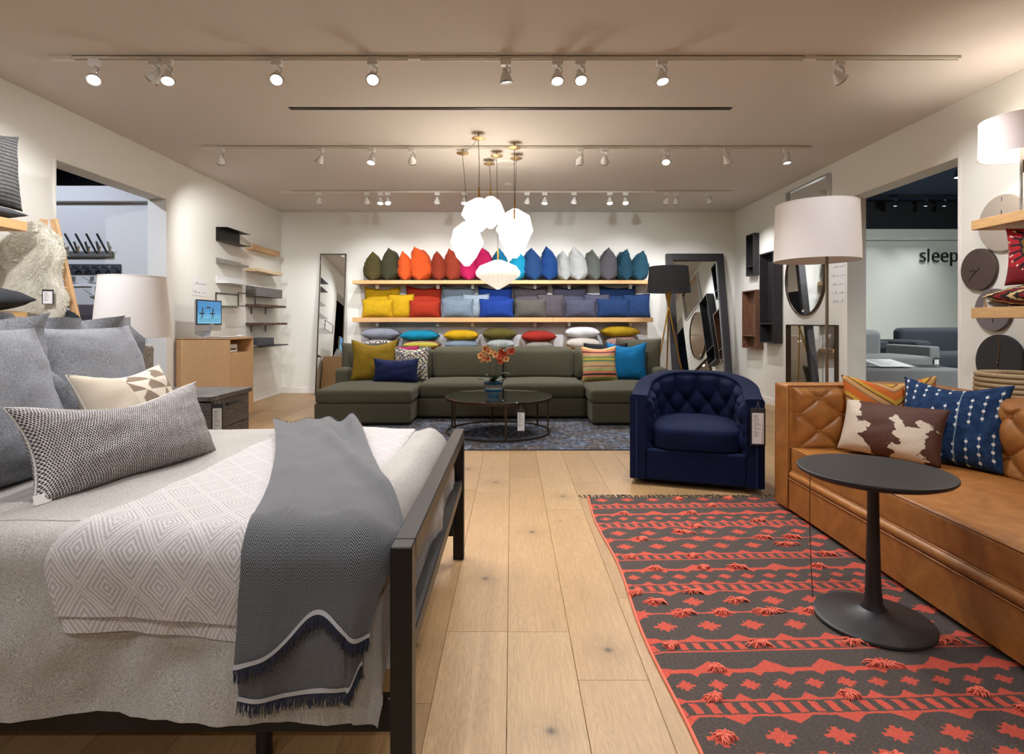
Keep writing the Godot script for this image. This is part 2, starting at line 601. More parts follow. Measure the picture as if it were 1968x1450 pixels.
	pic("chart", 128, 256, func(u, v): # rows of tiny product drawings
		var c = Vector2(fposmod(u * 7.0, 1.0) - 0.5, fposmod(v * 5.0, 1.0) - 0.5)
		var h = fposmod(sin(floor(u * 7.0) * 12.9 + floor(v * 5.0) * 78.2) * 437.5, 1.0)
		if u > 0.08 and u < 0.94 and absf(c.x) < 0.12 + 0.1 * h and c.y > 0.15 - 0.35 * h and c.y < 0.2: return grey(0.3 + 0.3 * h)
		return grey(0.9))
	pic("screen", 256, 144, func(u, v):
		var c = Color(0.22, 0.55, 0.78).lerp(Color(0.55, 0.82, 0.90), smoothstep(0.3, 0.9, v) * 0.8)
		if v > 0.3 and v < 0.8:
			for cx in [0.18, 0.62]:
				var x = (u - cx) * 4.0
				var y = (v - 0.3) * 2.0
				if (absf(x - 0.15 + y * 0.25) < 0.09 and y < 0.55) or (absf(y - 0.5) < 0.05 and absf(x) < 0.45) or (y > 0.5 and y < 0.95 and (absf(x - (y - 0.7) * 0.9) < 0.05 or absf(x + (y - 0.75) * 0.9) < 0.05)): return Color(0.05, 0.10, 0.16)
		if absf(v - 0.28) < 0.03 and u > 0.36 and u < 0.55: return Color(0.1, 0.2, 0.3)
		return c)
	pic("potbands", 16, 128, func(u, v):
		var y = v
		if y < 0.16: return Color(0.06, 0.27, 0.38)
		if y < 0.38: return Color(0.45, 0.45, 0.42)
		if y < 0.48: return Color(0.55, 0.70, 0.74)
		if y < 0.66: return Color(0.05, 0.33, 0.46)
		if y < 0.82: return Color(0.52, 0.60, 0.62)
		return Color(0.10, 0.35, 0.46))
	pic("petal", 64, 64, func(u, v):
		var n = nz.get_noise_2d(u * 12.0, v * 12.0) * 0.1
		return Color(0.88 + n, 0.70 + n, 0.46 + n).lerp(Color(0.72, 0.24, 0.26), smoothstep(0.55, 1.0, v + n)))
	pic("coil", 32, 64, func(u, v): return Color(0.70, 0.60, 0.46) * (0.95 + nz.get_noise_2d(u * 60.0, v * 60.0) * 0.2))

func materials():
	mat("wall_paint", "e3e3dc", 0.9)
	mat("ceiling_paint", "d3cdc6", 0.95)
	mat("white_paint", "e9e8e4", 0.6)
	mat("panel_white", "e6e9f0", 0.6)
	mat("dark_paint", "1c1d20", 0.9)
	mat("navy_paint", "2a3c52", 0.9)
	mat("cool_wall", "d3d3cf", 0.9)
	mat("sage_wall", "c9cbc2", 0.9)
	mat("black_metal", "1d1b1a", 0.42, {"metal": 0.35})
	mat("black_satin", "201f20", 0.45)
	mat("steel", "b9b8b5", 0.3, {"metal": 1.0})
	mat("bronze", "4f4235", 0.4, {"metal": 0.85})
	mat("brass", "b98c3e", 0.28, {"metal": 1.0})
	mat("pale_brass", "c9ae7c", 0.35, {"metal": 1.0})
	mat("mirror", "e8ecec", 0.0, {"metal": 1.0})
	mat("maple", "d8b184", 0.5, {"tex": "clearwood", "scale": Vector3(4.0, 0.8, 1)})
	mat("maple_pale", "dcc7a6", 0.5, {"tex": "clearwood", "scale": Vector3(4.0, 0.8, 1)})
	mat("shelf_maple", "dfb681", 0.5, {"tex": "clearwood", "scale": Vector3(4.0, 0.5, 1)})
	mat("walnut", "8a5f45", 0.5, {"tex": "streak", "scale": Vector3(4.0, 0.8, 1)})
	mat("ebony", "38363a", 0.5, {"tex": "streak", "scale": Vector3(5.0, 0.8, 1)})
	mat("grey_oak", "85807b", 0.55, {"tex": "streak", "scale": Vector3(5.0, 0.8, 1)})
	mat("live_edge", "6e4a36", 0.5, {"tex": "streak", "scale": Vector3(4.0, 0.8, 1)})
	mat("olive_cloth", "514f3d", 0.95, {"tex": "cloth", "scale": Vector3(6, 6, 1), "bump": "cloth", "bs": 0.15, "rim": 0.5, "tint": 0.7})
	mat("shade_white", "f4f1ef", 0.9, {"back": "606060"})
	mat("shade_lit", "ecdfdc", 0.9, {"back": "505050"})
	mat("shade_black", "262628", 0.9)
	mat("paper", "f0efec", 0.9)
	mat("print", "ffffff", 0.8, {"tex": "print"})
	mat("chart", "ffffff", 0.8, {"tex": "chart"})
	mat("tag_dark", "2a2d33", 0.6)
	mat("track_white", "dedacb", 0.5)
	mat("head_white", "e6e6e2", 0.4)
	mat("lamp_on", "ffffff", 0.5, {"emit": 14.0, "ecol": "fff6ea"})
	mat("lamp_glow", "ffffff", 0.5, {"emit": 2.0, "ecol": "f4f6ff"})
	mat("chrome", "cfd2d6", 0.15, {"metal": 1.0})
	mat("leather", "b87d40", 0.4, {"tex": "hide", "scale": Vector3(1.6, 1.6, 1), "bump": "plaster", "bs": 0.03})
	mat("leather_dark", "6b4020", 0.45)
	mat("navy_velvet", "07163a", 0.8, {"tex": "velvet", "scale": Vector3(2, 2, 1), "rim": 0.6, "tint": 0.85, "spec": 0.3})
	mat("heather_grey", "a4a8b0", 0.95, {"tex": "heather", "scale": Vector3(2.6, 2.6, 1), "rim": 0.4, "tint": 0.5})
	mat("linen", "c8c3bb", 0.95, {"tex": "heather", "scale": Vector3(4, 4, 1), "bump": "heather", "bs": 0.15, "rim": 0.2, "tint": 0.5})
	mat("sheet", "dcd6ca", 0.9)
	mat("diamond_wool", "d6d3d2", 0.95, {"tex": "diamonds", "scale": Vector3(2.7, 2.7, 1), "bump": "diamonds", "bs": 0.4})
	mat("herringbone", "ffffff", 0.9, {"tex": "herringbone", "scale": Vector3(3.6, 3.6, 1), "rim": 0.3, "tint": 0.5})
	mat("fringe", "1d2130", 0.9)
	mat("hem_band", "a9aaad", 0.9)
	mat("kilim", "ffffff", 1.0, {"tex": "kilim", "bump": "kilim", "bs": 0.1})
	mat("coral_yarn", "de6f58", 0.95)
	mat("brown_yarn", "4a3f36", 0.95)
	mat("faded_rug", "ffffff", 1.0, {"tex": "faded"})
	mat("smoked_glass", "0b0d0e", 0.03, {"spec": 0.7, "coat": 1.0, "cr": 0.02})
	mat("clear_glass", "cfe6da", 0.02, {"alpha": 0.25})
	mat("soil", "4a3a2a", 1.0)
	mat("leaf", "38553a", 0.45)
	mat("stem", "4f4a2e", 0.7)
	mat("petal", "ffffff", 0.7, {"tex": "petal", "back": "5a4a40"})
	mat("pot", "ffffff", 0.15, {"tex": "potbands", "coat": 0.6})
	mat("paper_shade", "f7f5f0", 0.9, {"emit": 3.2, "ecol": "fff6ea"})
	mat("paper_shade_dim", "f3f1ea", 0.9, {"emit": 0.55, "ecol": "fff4e4"})
	mat("screen", "101214", 0.15, {"emit": 1.0, "etex": "screen"})
	mat("aluminium", "c8cacd", 0.35, {"metal": 0.7})
	mat("fleece", "ffffff", 1.0, {"tex": "fleece", "scale": Vector3(3, 3, 1), "back": "8a8878"})
	mat("dark_fleece", "2c3a40", 1.0, {"tex": "fleece", "scale": Vector3(3, 3, 1)})
	mat("taupe_leather", "5d5358", 0.6)
	mat("coil", "ffffff", 0.95, {"tex": "coil", "scale": Vector3(20, 8, 1)})

func shell():
	var m = M.wall_paint
	var zc = (BZ + FZ) * 0.5
	var zl = FZ - BZ
	# floor: planks of 0.2435 m laid along the room over a dark screed
	var s = Sh.new()
	s.box(Vector3(0, -0.035, zc), Vector3(16.5, 0.03, zl + 2.4), 0.0)
	var fl = struct("floor", s, mat("screed", "6e5a45", 0.9), "pale oak plank floor")
	var tints = ["b9986c", "bc9d71", "b29164", "be9f75", "af8f65", "b59467"]
	var pm = []
	for k in tints.size(): pm.append(mat("oak_%d" % k, tints[k], 0.42, {"tex": "wood", "scale": Vector3(4.0, 0.41, 1), "bump": "wood", "bs": 0.05}))
	for c in range(-17, 17):
		var x0 = maxf(-0.015 + c * 0.2435, LX)
		var x1 = minf(-0.015 + (c + 1) * 0.2435, RX)
		if x1 - x0 < 0.02: continue
		var z = FZ - 0.1 - rng.randf() * 1.6
		var last = FZ
		while last > BZ + 0.01:
			var zz = maxf(z, BZ)
			if zz - BZ < 0.3: zz = BZ
			var p = Sh.new()
			p.box(Vector3((x0 + x1) * 0.5, -0.01, (last + zz) * 0.5), Vector3(x1 - x0 - 0.0012, 0.02, last - zz - 0.0012), 0.0012, Basis(), Vector2(0.125, rng.randf() * 2.0))
			obj("plank", p, pm[rng.randi() % pm.size()], fl)
			last = zz
			z = last - rng.randf_range(1.7, 2.4)
	# ceiling with the slot of the air outlet left open
	s = Sh.new()
	var a0 = -5.055
	var a1 = -5.005
	s.box(Vector3(-0.065, CH + 0.05, (FZ + a1) * 0.5), Vector3(RX - LX + 0.44, 0.1, FZ - a1), 0.0)
	s.box(Vector3(-0.065, CH + 0.05, (a0 + BZ) * 0.5 - 0.1), Vector3(RX - LX + 0.44, 0.1, a0 - BZ + 0.2), 0.0)
	s.box(Vector3(-3.1, CH + 0.05, -5.03), Vector3(2.22, 0.1, 0.05), 0.0)
	s.box(Vector3(3.03, CH + 0.05, -5.03), Vector3(2.12, 0.1, 0.05), 0.0)
	struct("ceiling", s, M.ceiling_paint)
	# walls; openings 1.6 m wide and 2.66 m high on either side
	for side in [[LX - 0.11, "wall_left", 4.926, 6.516], [RX + 0.11, "wall_right", 4.86, 6.48]]:
		s = Sh.new()
		s.box(Vector3(side[0], CH * 0.5, (FZ - side[2]) * 0.5), Vector3(0.22, CH, FZ + side[2]), 0.002)
		s.box(Vector3(side[0], CH * 0.5, (BZ - side[3]) * 0.5), Vector3(0.22, CH, -BZ - side[3]), 0.002)
		s.box(Vector3(side[0], (CH + 2.66) * 0.5, -(side[2] + side[3]) * 0.5), Vector3(0.22, CH - 2.66, side[3] - side[2]), 0.002)
		struct(side[1], s, m)
		var inner = side[0] + (0.11 if side[0] < 0 else -0.11)
		var d = 0.006 if side[0] < 0 else -0.006
		s = Sh.new()
		s.box(Vector3(inner + d, 0.05, (BZ - side[3]) * 0.5), Vector3(0.012, 0.1, -BZ - side[3]), 0.002)
		s.box(Vector3(inner + d, 0.05, (FZ - side[2]) * 0.5), Vector3(0.012, 0.1, FZ + side[2]), 0.002)
		struct("baseboard_left" if d > 0 else "baseboard_right", s, M.white_paint)
		s = Sh.new() # metal corner bead on the near jamb
		s.box(Vector3(inner, 1.33, -side[2] + 0.005), Vector3(0.008, 2.66, 0.03), 0.002)
		struct("trim_%d" % (1 if d > 0 else 2), s, M.white_paint)
	s = Sh.new()
	s.box(Vector3(-0.065, CH * 0.5, BZ - 0.1), Vector3(RX - LX + 0.44, CH, 0.2), 0.0)
	struct("wall_back", s, m)
	s = Sh.new()
	s.box(Vector3(-0.065, CH * 0.5, FZ + 0.1), Vector3(RX - LX + 0.44, CH, 0.2), 0.0)
	struct("wall_front", s, m)
	s = Sh.new()
	s.box(Vector3(-0.065, 0.05, BZ + 0.006), Vector3(RX - LX - 0.03, 0.1, 0.012), 0.002)
	struct("baseboard_back", s, M.white_paint)
	# slot air outlet
	var t = thing("air_diffuser", "long narrow black slot air outlet recessed in the ceiling", "vent", Vector3(-0.01, CH, -5.03))
	s = Sh.new(); s.box(Vector3(0, 0.05, 0), Vector3(3.96, 0.06, 0.05), 0.0); obj("plenum", s, M.dark_paint, t)
	for z in [-0.023, 0.0, 0.023]:
		s = Sh.new(); s.box(Vector3(0, 0.0, z), Vector3(3.96, 0.012, 0.006), 0.001); obj("slat", s, M.steel if z == 0.0 else M.black_satin, t)
	# round ceiling speaker and smoke detector
	t = thing("ceiling_speaker", "round white speaker grille flush in the ceiling behind the pendants", "speaker", Vector3(-0.06, CH, -6.77))
	s = Sh.new(); s.lathe([Vector2(0.0, -0.008), Vector2(0.12, -0.008), Vector2(0.135, 0.0)], 32); obj("grille", s, mat("grille", "c3beb6", 0.8), t)
	s = Sh.new(); s.lathe([Vector2(0.12, -0.006), Vector2(0.12, -0.012), Vector2(0.14, -0.01), Vector2(0.142, 0.0)], 32); obj("rim", s, M.white_paint, t)
	t = thing("sprinkler_cap", "small round white cap on the ceiling near the rear track", "sprinkler", Vector3(-0.045, CH, -7.78))
	s = Sh.new(); s.lathe([Vector2(0.0, -0.012), Vector2(0.05, -0.01), Vector2(0.055, 0.0)], 20); obj("cap", s, M.white_paint, t)

func left_room():
	var s = Sh.new()
	s.box(Vector3(-6.0, 1.42, -6.8), Vector3(3.56, 2.84, 0.2), 0.0)
	struct("wall_annex_left", s, M.cool_wall)
	s = Sh.new()
	s.box(Vector3(-6.0, 2.75, -6.66), Vector3(3.56, 0.18, 0.09), 0.003)
	struct("trim_3", s, M.cool_wall, "shallow bulkhead along the top of the annex wall")
	s = Sh.new()
	s.box(Vector3(-6.0, 3.75, -5.0), Vector3(3.56, 0.1, 6.0), 0.0)
	s.box(Vector3(-7.8, 1.85, -5.0), Vector3(0.1, 3.7, 6.0), 0.0)
	s.box(Vector3(-6.0, 1.85, -2.0), Vector3(3.56, 3.7, 0.1), 0.0)
	s.box(Vector3(-6.0, 1.85, -8.0), Vector3(3.56, 3.7, 0.1), 0.0)
	struct("ceiling_annex_left", s, M.dark_paint)
	var t = thing("ceiling_downlight", "black ceiling fitting in the dark annex ceiling on the left", "light", Vector3(-5.4, 3.7, -4.6))
	s = Sh.new(); s.lathe([Vector2(0.05, 0.0), Vector2(0.07, -0.02), Vector2(0.07, -0.16), Vector2(0.0, -0.15)], 16); obj("housing", s, M.black_satin, t)
	s = Sh.new(); s.lathe([Vector2(0.0, -0.166), Vector2(0.06, -0.164), Vector2(0.062, -0.15)], 16); obj("lens", s, M.lamp_glow, t)
	spot(t, Vector3(-5.4, 3.5, -4.6), Vector3(-5.2, 1.4, -6.7), 7.0, 50.0, "dfe8ff", 0.06)
	# coat racks on that wall
	t = thing("coat_rack", "dark wood rack with upright slanted pegs, topmost on the annex wall", "coat rack", Vector3(-5.05, 0, -6.7), 0.0)
	s = Sh.new(); s.box(Vector3(0, 2.04, 0.02), Vector3(0.62, 0.07, 0.04), 0.004); obj("board", s, M.grey_oak, t)
	for k in 5:
		s = Sh.new(); s.bar(Vector3(-0.24 + k * 0.125, 2.06, 0.05), Vector3(-0.30 + k * 0.125, 2.27, 0.13), 0.03, 0.018, 0.006); obj("peg", s, M.black_satin, t)
		s = Sh.new(); s.bar(Vector3(-0.21 + k * 0.125, 2.06, 0.045), Vector3(-0.18 + k * 0.125, 2.13, 0.07), 0.02, 0.006, 0.002); obj("hook", s, M.steel, t)
	t = thing("hook_rail", "black board with a row of five bent metal hooks on annex wall", "coat rack", Vector3(-4.98, 0, -6.7), 0.0)
	s = Sh.new(); s.box(Vector3(0, 1.865, 0.012), Vector3(0.66, 0.115, 0.024), 0.003); obj("board", s, mat("slate_board", "34373e", 0.6), t)
	for k in 5:
		var x = -0.2 + k * 0.115
		s = Sh.new(); s.tube([Vector3(x + 0.06, 1.82, 0.03), Vector3(x + 0.055, 1.85, 0.05), Vector3(x + 0.04, 1.88, 0.07), Vector3(x, 1.885, 0.1)], 0.006, 6); obj("hook", s, M.black_metal, t)
		s = Sh.new(); s.soft(Vector3(x, 1.885, 0.1), Vector3(0.022, 0.022, 0.022), 0.01, Vector3.ZERO, 1); obj("knob", s, M.chrome, t)
	t = thing("fold_hook_rack", "white metal rail with fold-out grey flat hooks below the black board", "coat rack", Vector3(-5.0, 0, -6.7), 0.0)
	s = Sh.new(); s.box(Vector3(0.0, 1.68, 0.01), Vector3(0.72, 0.045, 0.02), 0.003); obj("rail", s, M.white_paint, t)
	for k in 3:
		var x = -0.2 + k * 0.22
		s = Sh.new(); s.bar(Vector3(x, 1.71, 0.03), Vector3(x + 0.05, 1.77, 0.09), 0.04, 0.005, 0.001); obj("hook", s, M.steel, t)
		s = Sh.new(); s.bar(Vector3(x, 1.71, 0.03), Vector3(x - 0.08, 1.77, 0.08), 0.035, 0.005, 0.001); obj("hook", s, M.steel, t)
	s = Sh.new(); s.box(Vector3(0.03, 1.61, 0.012), Vector3(0.035, 0.12, 0.02), 0.003); obj("drop_arm", s, M.white_paint, t)
	s = Sh.new(); s.bar(Vector3(0.03, 1.55, 0.03), Vector3(-0.03, 1.62, 0.1), 0.04, 0.005, 0.001); obj("hook", s, M.steel, t)
	t = thing("leather_rail", "dark rod with brown leather hides folded over it on annex wall", "rail", Vector3(-5.0, 0, -6.7), 0.0)
	s = Sh.new(); s.box(Vector3(0, 1.42, 0.07), Vector3(0.8, 0.035, 0.02), 0.003); obj("rod", s, M.black_metal, t)
	s = Sh.new(); s.box(Vector3(0.02, 1.2, 0.08), Vector3(0.33, 0.48, 0.035), 0.008); obj("hide", s, M.taupe_leather, t)
	s = Sh.new(); s.box(Vector3(-0.04, 1.1, 0.12), Vector3(0.32, 0.46, 0.03), 0.008); obj("hide", s, mat("taupe_leather_deep", "4a4246", 0.6), t)

func right_room():
	var s = Sh.new()
	s.box(Vector3(7.1, 1.38, -10.6), Vector3(6.1, 2.76, 0.2), 0.0)
	s.box(Vector3(7.1, 2.86, -10.55), Vector3(6.1, 0.2, 0.3), 0.003)
	struct("wall_annex_right", s, M.sage_wall)
	s = Sh.new()
	s.box(Vector3(7.1, 3.24, -10.55), Vector3(6.1, 0.56, 0.2), 0.0)
	struct("trim_4", s, M.dark_paint, "dark bulkhead above the annex wall with lettering")
	s = Sh.new()
	s.box(Vector3(7.1, 3.55, -6.5), Vector3(6.1, 0.1, 8.6), 0.0)
	s.box(Vector3(10.1, 1.8, -6.5), Vector3(0.1, 3.6, 8.6), 0.0)
	s.box(Vector3(7.1, 1.8, -2.2), Vector3(6.1, 3.6, 0.1), 0.0)
	struct("ceiling_annex_right", s, M.navy_paint)
	var tm = TextMesh.new()
	tm.text = "sleep"
	var fo = SystemFont.new()
	fo.font_names = PackedStringArray(["Droid Sans"])
	tm.font = fo; tm.font_size = 32; tm.pixel_size = 0.0098; tm.depth = 0.02
	tm.horizontal_alignment = HORIZONTAL_ALIGNMENT_LEFT
	var o = obj("wall_lettering", tm, M.black_satin)
	o.position = Vector3(7.6, 2.47, -10.485)
	tag(o, "black lettering reading sleep on the pale annex wall", "sign")
	# a track with three spotlights
	var t = thing("annex_light_track", "black lighting track under the dark blue ceiling of the right annex", "track", Vector3(6.9, 3.5, -10.0))
	s = Sh.new(); s.box(Vector3(0, -0.02, 0), Vector3(4.6, 0.035, 0.035), 0.003); obj("rail", s, M.black_satin, t)
	t.set_meta("group", "lighting tracks")
	var n = 0
	for a in [[6.83, 0], [7.37, 0], [7.7, 0], [8.15, 1]]:
		head(Vector3(a[0], 3.46, -10.0), Vector3(a[0] - (0.6 if a[1] else 0.2), 0.8, -8.0 if a[1] else -10.0), 1.6, "steel spotlight on the annex track, %s from the left" % ["first", "second", "third", "fourth"][n], "annex spotlights", a[1] == 1, "f0f5f4", M.chrome)
		n += 1
	t = thing("spotlight", "bright bare spotlight hanging high under the right annex ceiling", "spotlight", Vector3(6.45, 3.5, -8.1))
	s = Sh.new(); s.lathe([Vector2(0.015, 0.0), Vector2(0.02, -0.06), Vector2(0.05, -0.1), Vector2(0.06, -0.18)], 16); obj("housing", s, M.black_satin, t)
	s = Sh.new(); s.lathe([Vector2(0.0, -0.185), Vector2(0.055, -0.18)], 16); obj("lens", s, M.lamp_on, t)
	spot(t, Vector3(6.45, 3.3, -8.1), Vector3(6.2, 0.6, -8.8), 7.0, 55.0, "f0f5f4", 0.05)
	t = thing("ceiling_downlight", "black ceiling fitting near the opening in the right annex", "light", Vector3(5.9, 3.5, -4.9))
	s = Sh.new(); s.lathe([Vector2(0.05, 0.0), Vector2(0.07, -0.02), Vector2(0.07, -0.16), Vector2(0.0, -0.15)], 16); obj("housing", s, M.black_satin, t)
	s = Sh.new(); s.lathe([Vector2(0.0, -0.166), Vector2(0.06, -0.164), Vector2(0.062, -0.15)], 16); obj("lens", s, M.lamp_glow, t)
	spot(t, Vector3(5.9, 3.3, -4.9), Vector3(6.2, 0.9, -8.6), 14.0, 50.0, "f0f5f4", 0.06)
	# sofas in the annex, on a low display plinth
	s = Sh.new(); s.box(Vector3(6.6, 0.12, -8.2), Vector3(4.6, 0.24, 3.6), 0.01)
	struct("plinth_annex_right", s, M.cool_wall)
	var dk = mat("charcoal_cloth", "464c55", 0.95, {"tex": "heather", "scale": Vector3(6, 6, 1)})
	var lg = mat("ash_cloth", "9b9d9e", 0.95, {"tex": "heather", "scale": Vector3(6, 6, 1)})
	t = thing("annex_sofa", "charcoal upholstered sofa seen through the right opening", "sofa", Vector3(7.05, 0.24, -8.9))
	s = Sh.new(); s.soft(Vector3(0.1, 0.2, 0), Vector3(2.1, 0.3, 0.95), 0.05, Vector3.ZERO, 4); obj("base", s, dk, t)
	s = Sh.new(); s.soft(Vector3(0.1, 0.42, 0.08), Vector3(1.7, 0.2, 0.85), 0.06, Vector3(0, 0.02, 0), 4); obj("seat_cushion", s, dk, t)
	s = Sh.new(); s.soft(Vector3(0.15, 0.62, -0.34), Vector3(1.75, 0.56, 0.25), 0.08, Vector3(0, 0.01, 0.02), 4); obj("back_cushion", s, dk, t)
	for x in [-0.85, 1.15]:
		s = Sh.new(); s.soft(Vector3(x, 0.4, 0.0), Vector3(0.24, 0.62, 0.95), 0.05, Vector3(0, 0.01, 0), 4); obj("arm", s, dk, t)
	s = Sh.new(); s.box(Vector3(-1.05, 0.62, -0.3), Vector3(0.2, 0.14, 0.3), 0.03); obj("back_frame", s, dk, t)
	t = thing("annex_sofa", "light grey sofa with slim arm beyond the right opening", "sofa", Vector3(5.0, 0.24, -7.9))
	s = Sh.new(); s.soft(Vector3(-0.1, 0.25, 0), Vector3(1.5, 0.32, 0.9), 0.05, Vector3.ZERO, 4); obj("base", s, lg, t)
	s = Sh.new(); s.soft(Vector3(-0.25, 0.62, -0.2), Vector3(1.05, 0.52, 0.24), 0.08, Vector3(0, 0.01, 0.02), 4); obj("back_cushion", s, lg, t)
	s = Sh.new(); s.soft(Vector3(0.62, 0.42, 0.0), Vector3(0.14, 0.5, 0.9), 0.03, Vector3.ZERO, 4); obj("arm", s, lg, t)
	s = Sh.new(); s.soft(Vector3(0.15, 0.46, 0.05), Vector3(0.95, 0.16, 0.8), 0.05, Vector3(0, 0.01, 0), 4); obj("seat_cushion", s, lg, t)
	hang_tag("white price card on the arm of the light grey annex sofa", Vector3(5.62, 0.76, -7.43), 0.07, 0.17, 0.0, t)
	t = thing("annex_ottoman", "large light grey upholstered ottoman just inside the right opening", "ottoman", Vector3(4.75, 0, -6.95))
	s = Sh.new(); s.soft(Vector3(0, 0.36, 0), Vector3(1.25, 0.64, 0.62), 0.04, Vector3(0, 0.006, 0), 4); obj("body", s, lg, t)
	s = Sh.new(); s.box(Vector3(0, 0.02, 0), Vector3(1.15, 0.04, 0.52), 0.003); obj("plinth", s, M.black_satin, t)
	t = thing("paper_sign", "white printed card lying tilted on the grey annex ottoman", "sign", Vector3(4.62, 0.69, -6.85))
	s = Sh.new(); s.quad(Vector3(-0.2, 0.012, 0.13), Vector3(0.2, 0.012, 0.13), Vector3(0.08, 0.085, -0.12), Vector3(-0.3, 0.085, -0.12), Vector2(0, 1), Vector2(1, 1), Vector2(1, 0), Vector2(0, 0)); obj("face", s, M.print, t)
	s = Sh.new(); s.quad(Vector3(-0.2, 0.004, 0.13), Vector3(0.2, 0.004, 0.13), Vector3(0.08, 0.002, -0.14), Vector3(-0.3, 0.002, -0.14)); obj("foot", s, M.paper, t)
	t = thing("paper_sign", "dark flat brochure lying at the right of the grey annex ottoman", "brochure", Vector3(5.12, 0.7, -6.9))
	s = Sh.new(); s.box(Vector3(0, 0.004, 0), Vector3(0.3, 0.008, 0.16), 0.001); obj("cover", s, M.tag_dark, t)

# a hanging price tag: dark holder, printed paper, string; at = middle of its top edge
func hang_tag(label, at, w, h, turn, parent = null):
	var t
	if parent:
		t = Node3D.new(); t.name = "price_tag"; parent.add_child(t, true)
		t.position = parent.transform.affine_inverse() * at; t.rotation.y = turn - parent.rotation.y
	else:
		t = thing("price_tag", label, "price tag", at, turn)
	var s = Sh.new(); s.box(Vector3(0, -h * 0.5, 0), Vector3(w, h, 0.004), 0.001); obj("holder", s, M.tag_dark, t)
	s = Sh.new(); s.quad(Vector3(-w * 0.4, -h * 0.96, 0.0026), Vector3(w * 0.4, -h * 0.96, 0.0026), Vector3(w * 0.4, -h * 0.13, 0.0026), Vector3(-w * 0.4, -h * 0.13, 0.0026), Vector2(0, 1), Vector2(1, 1), Vector2(1, 0), Vector2(0, 0)); obj("card", s, M.print, t)
	s = Sh.new(); s.tube([Vector3(-0.012, -0.008, 0.003), Vector3(0, 0.05, 0.0), Vector3(0.012, -0.008, 0.003)], 0.0015, 5); obj("string", s, M.steel, t)
	return t

# a track spotlight hanging at `at`, turned to `aim`
func head(at, aim, energy, label, group, bright, col = "f8f6f8", body = null):
	body = body if body else M.head_white
	var t = thing("spotlight", label, "spotlight", at, 0.0, group)
	var s = Sh.new(); s.box(Vector3(0, -0.02, 0), Vector3(0.075, 0.045, 0.04), 0.004); obj("adapter", s, body, t)
	var d = (aim - at).normalized()
	var c = Vector3(0, -0.125, 0)
	s = Sh.new(); s.tube([Vector3(0, -0.04, 0), Vector3(0.03, -0.06, 0), Vector3(0.035, -0.09, 0.01), Vector3(0.012, -0.115, 0)], 0.006, 6); obj("arm", s, M.chrome, t)
	var y = -d
	var x = y.cross(Vector3.BACK).normalized()
	var b = Basis(x, y, x.cross(y))
	var pr = [Vector2(0.0, 0.062), Vector2(0.018, 0.06), Vector2(0.02, 0.035), Vector2(0.03, 0.02), Vector2(0.046, -0.025), Vector2(0.047, -0.04), Vector2(0.041, -0.04), Vector2(0.036, -0.028)]
	pr.reverse()
	s = Sh.new(); s.lathe(pr, 16)
	var o = obj("lamp_housing", s, body, t); o.transform = Transform3D(b, c)
	s = Sh.new(); s.lathe([Vector2(0.0, -0.034), Vector2(0.02, -0.033), Vector2(0.039, -0.029)], 16)
	o = obj("lens", s, M.lamp_on if bright else M.lamp_glow, t); o.transform = Transform3D(b, c)
	s = Sh.new(); s.lathe([Vector2(0.0465, -0.028), Vector2(0.05, -0.03), Vector2(0.05, -0.038), Vector2(0.0465, -0.04)], 16)
	o = obj("ring", s, M.chrome, t); o.transform = Transform3D(b, c)
	spot(t, at + c + d * 0.05, aim, energy, 40.0, col)
	return t

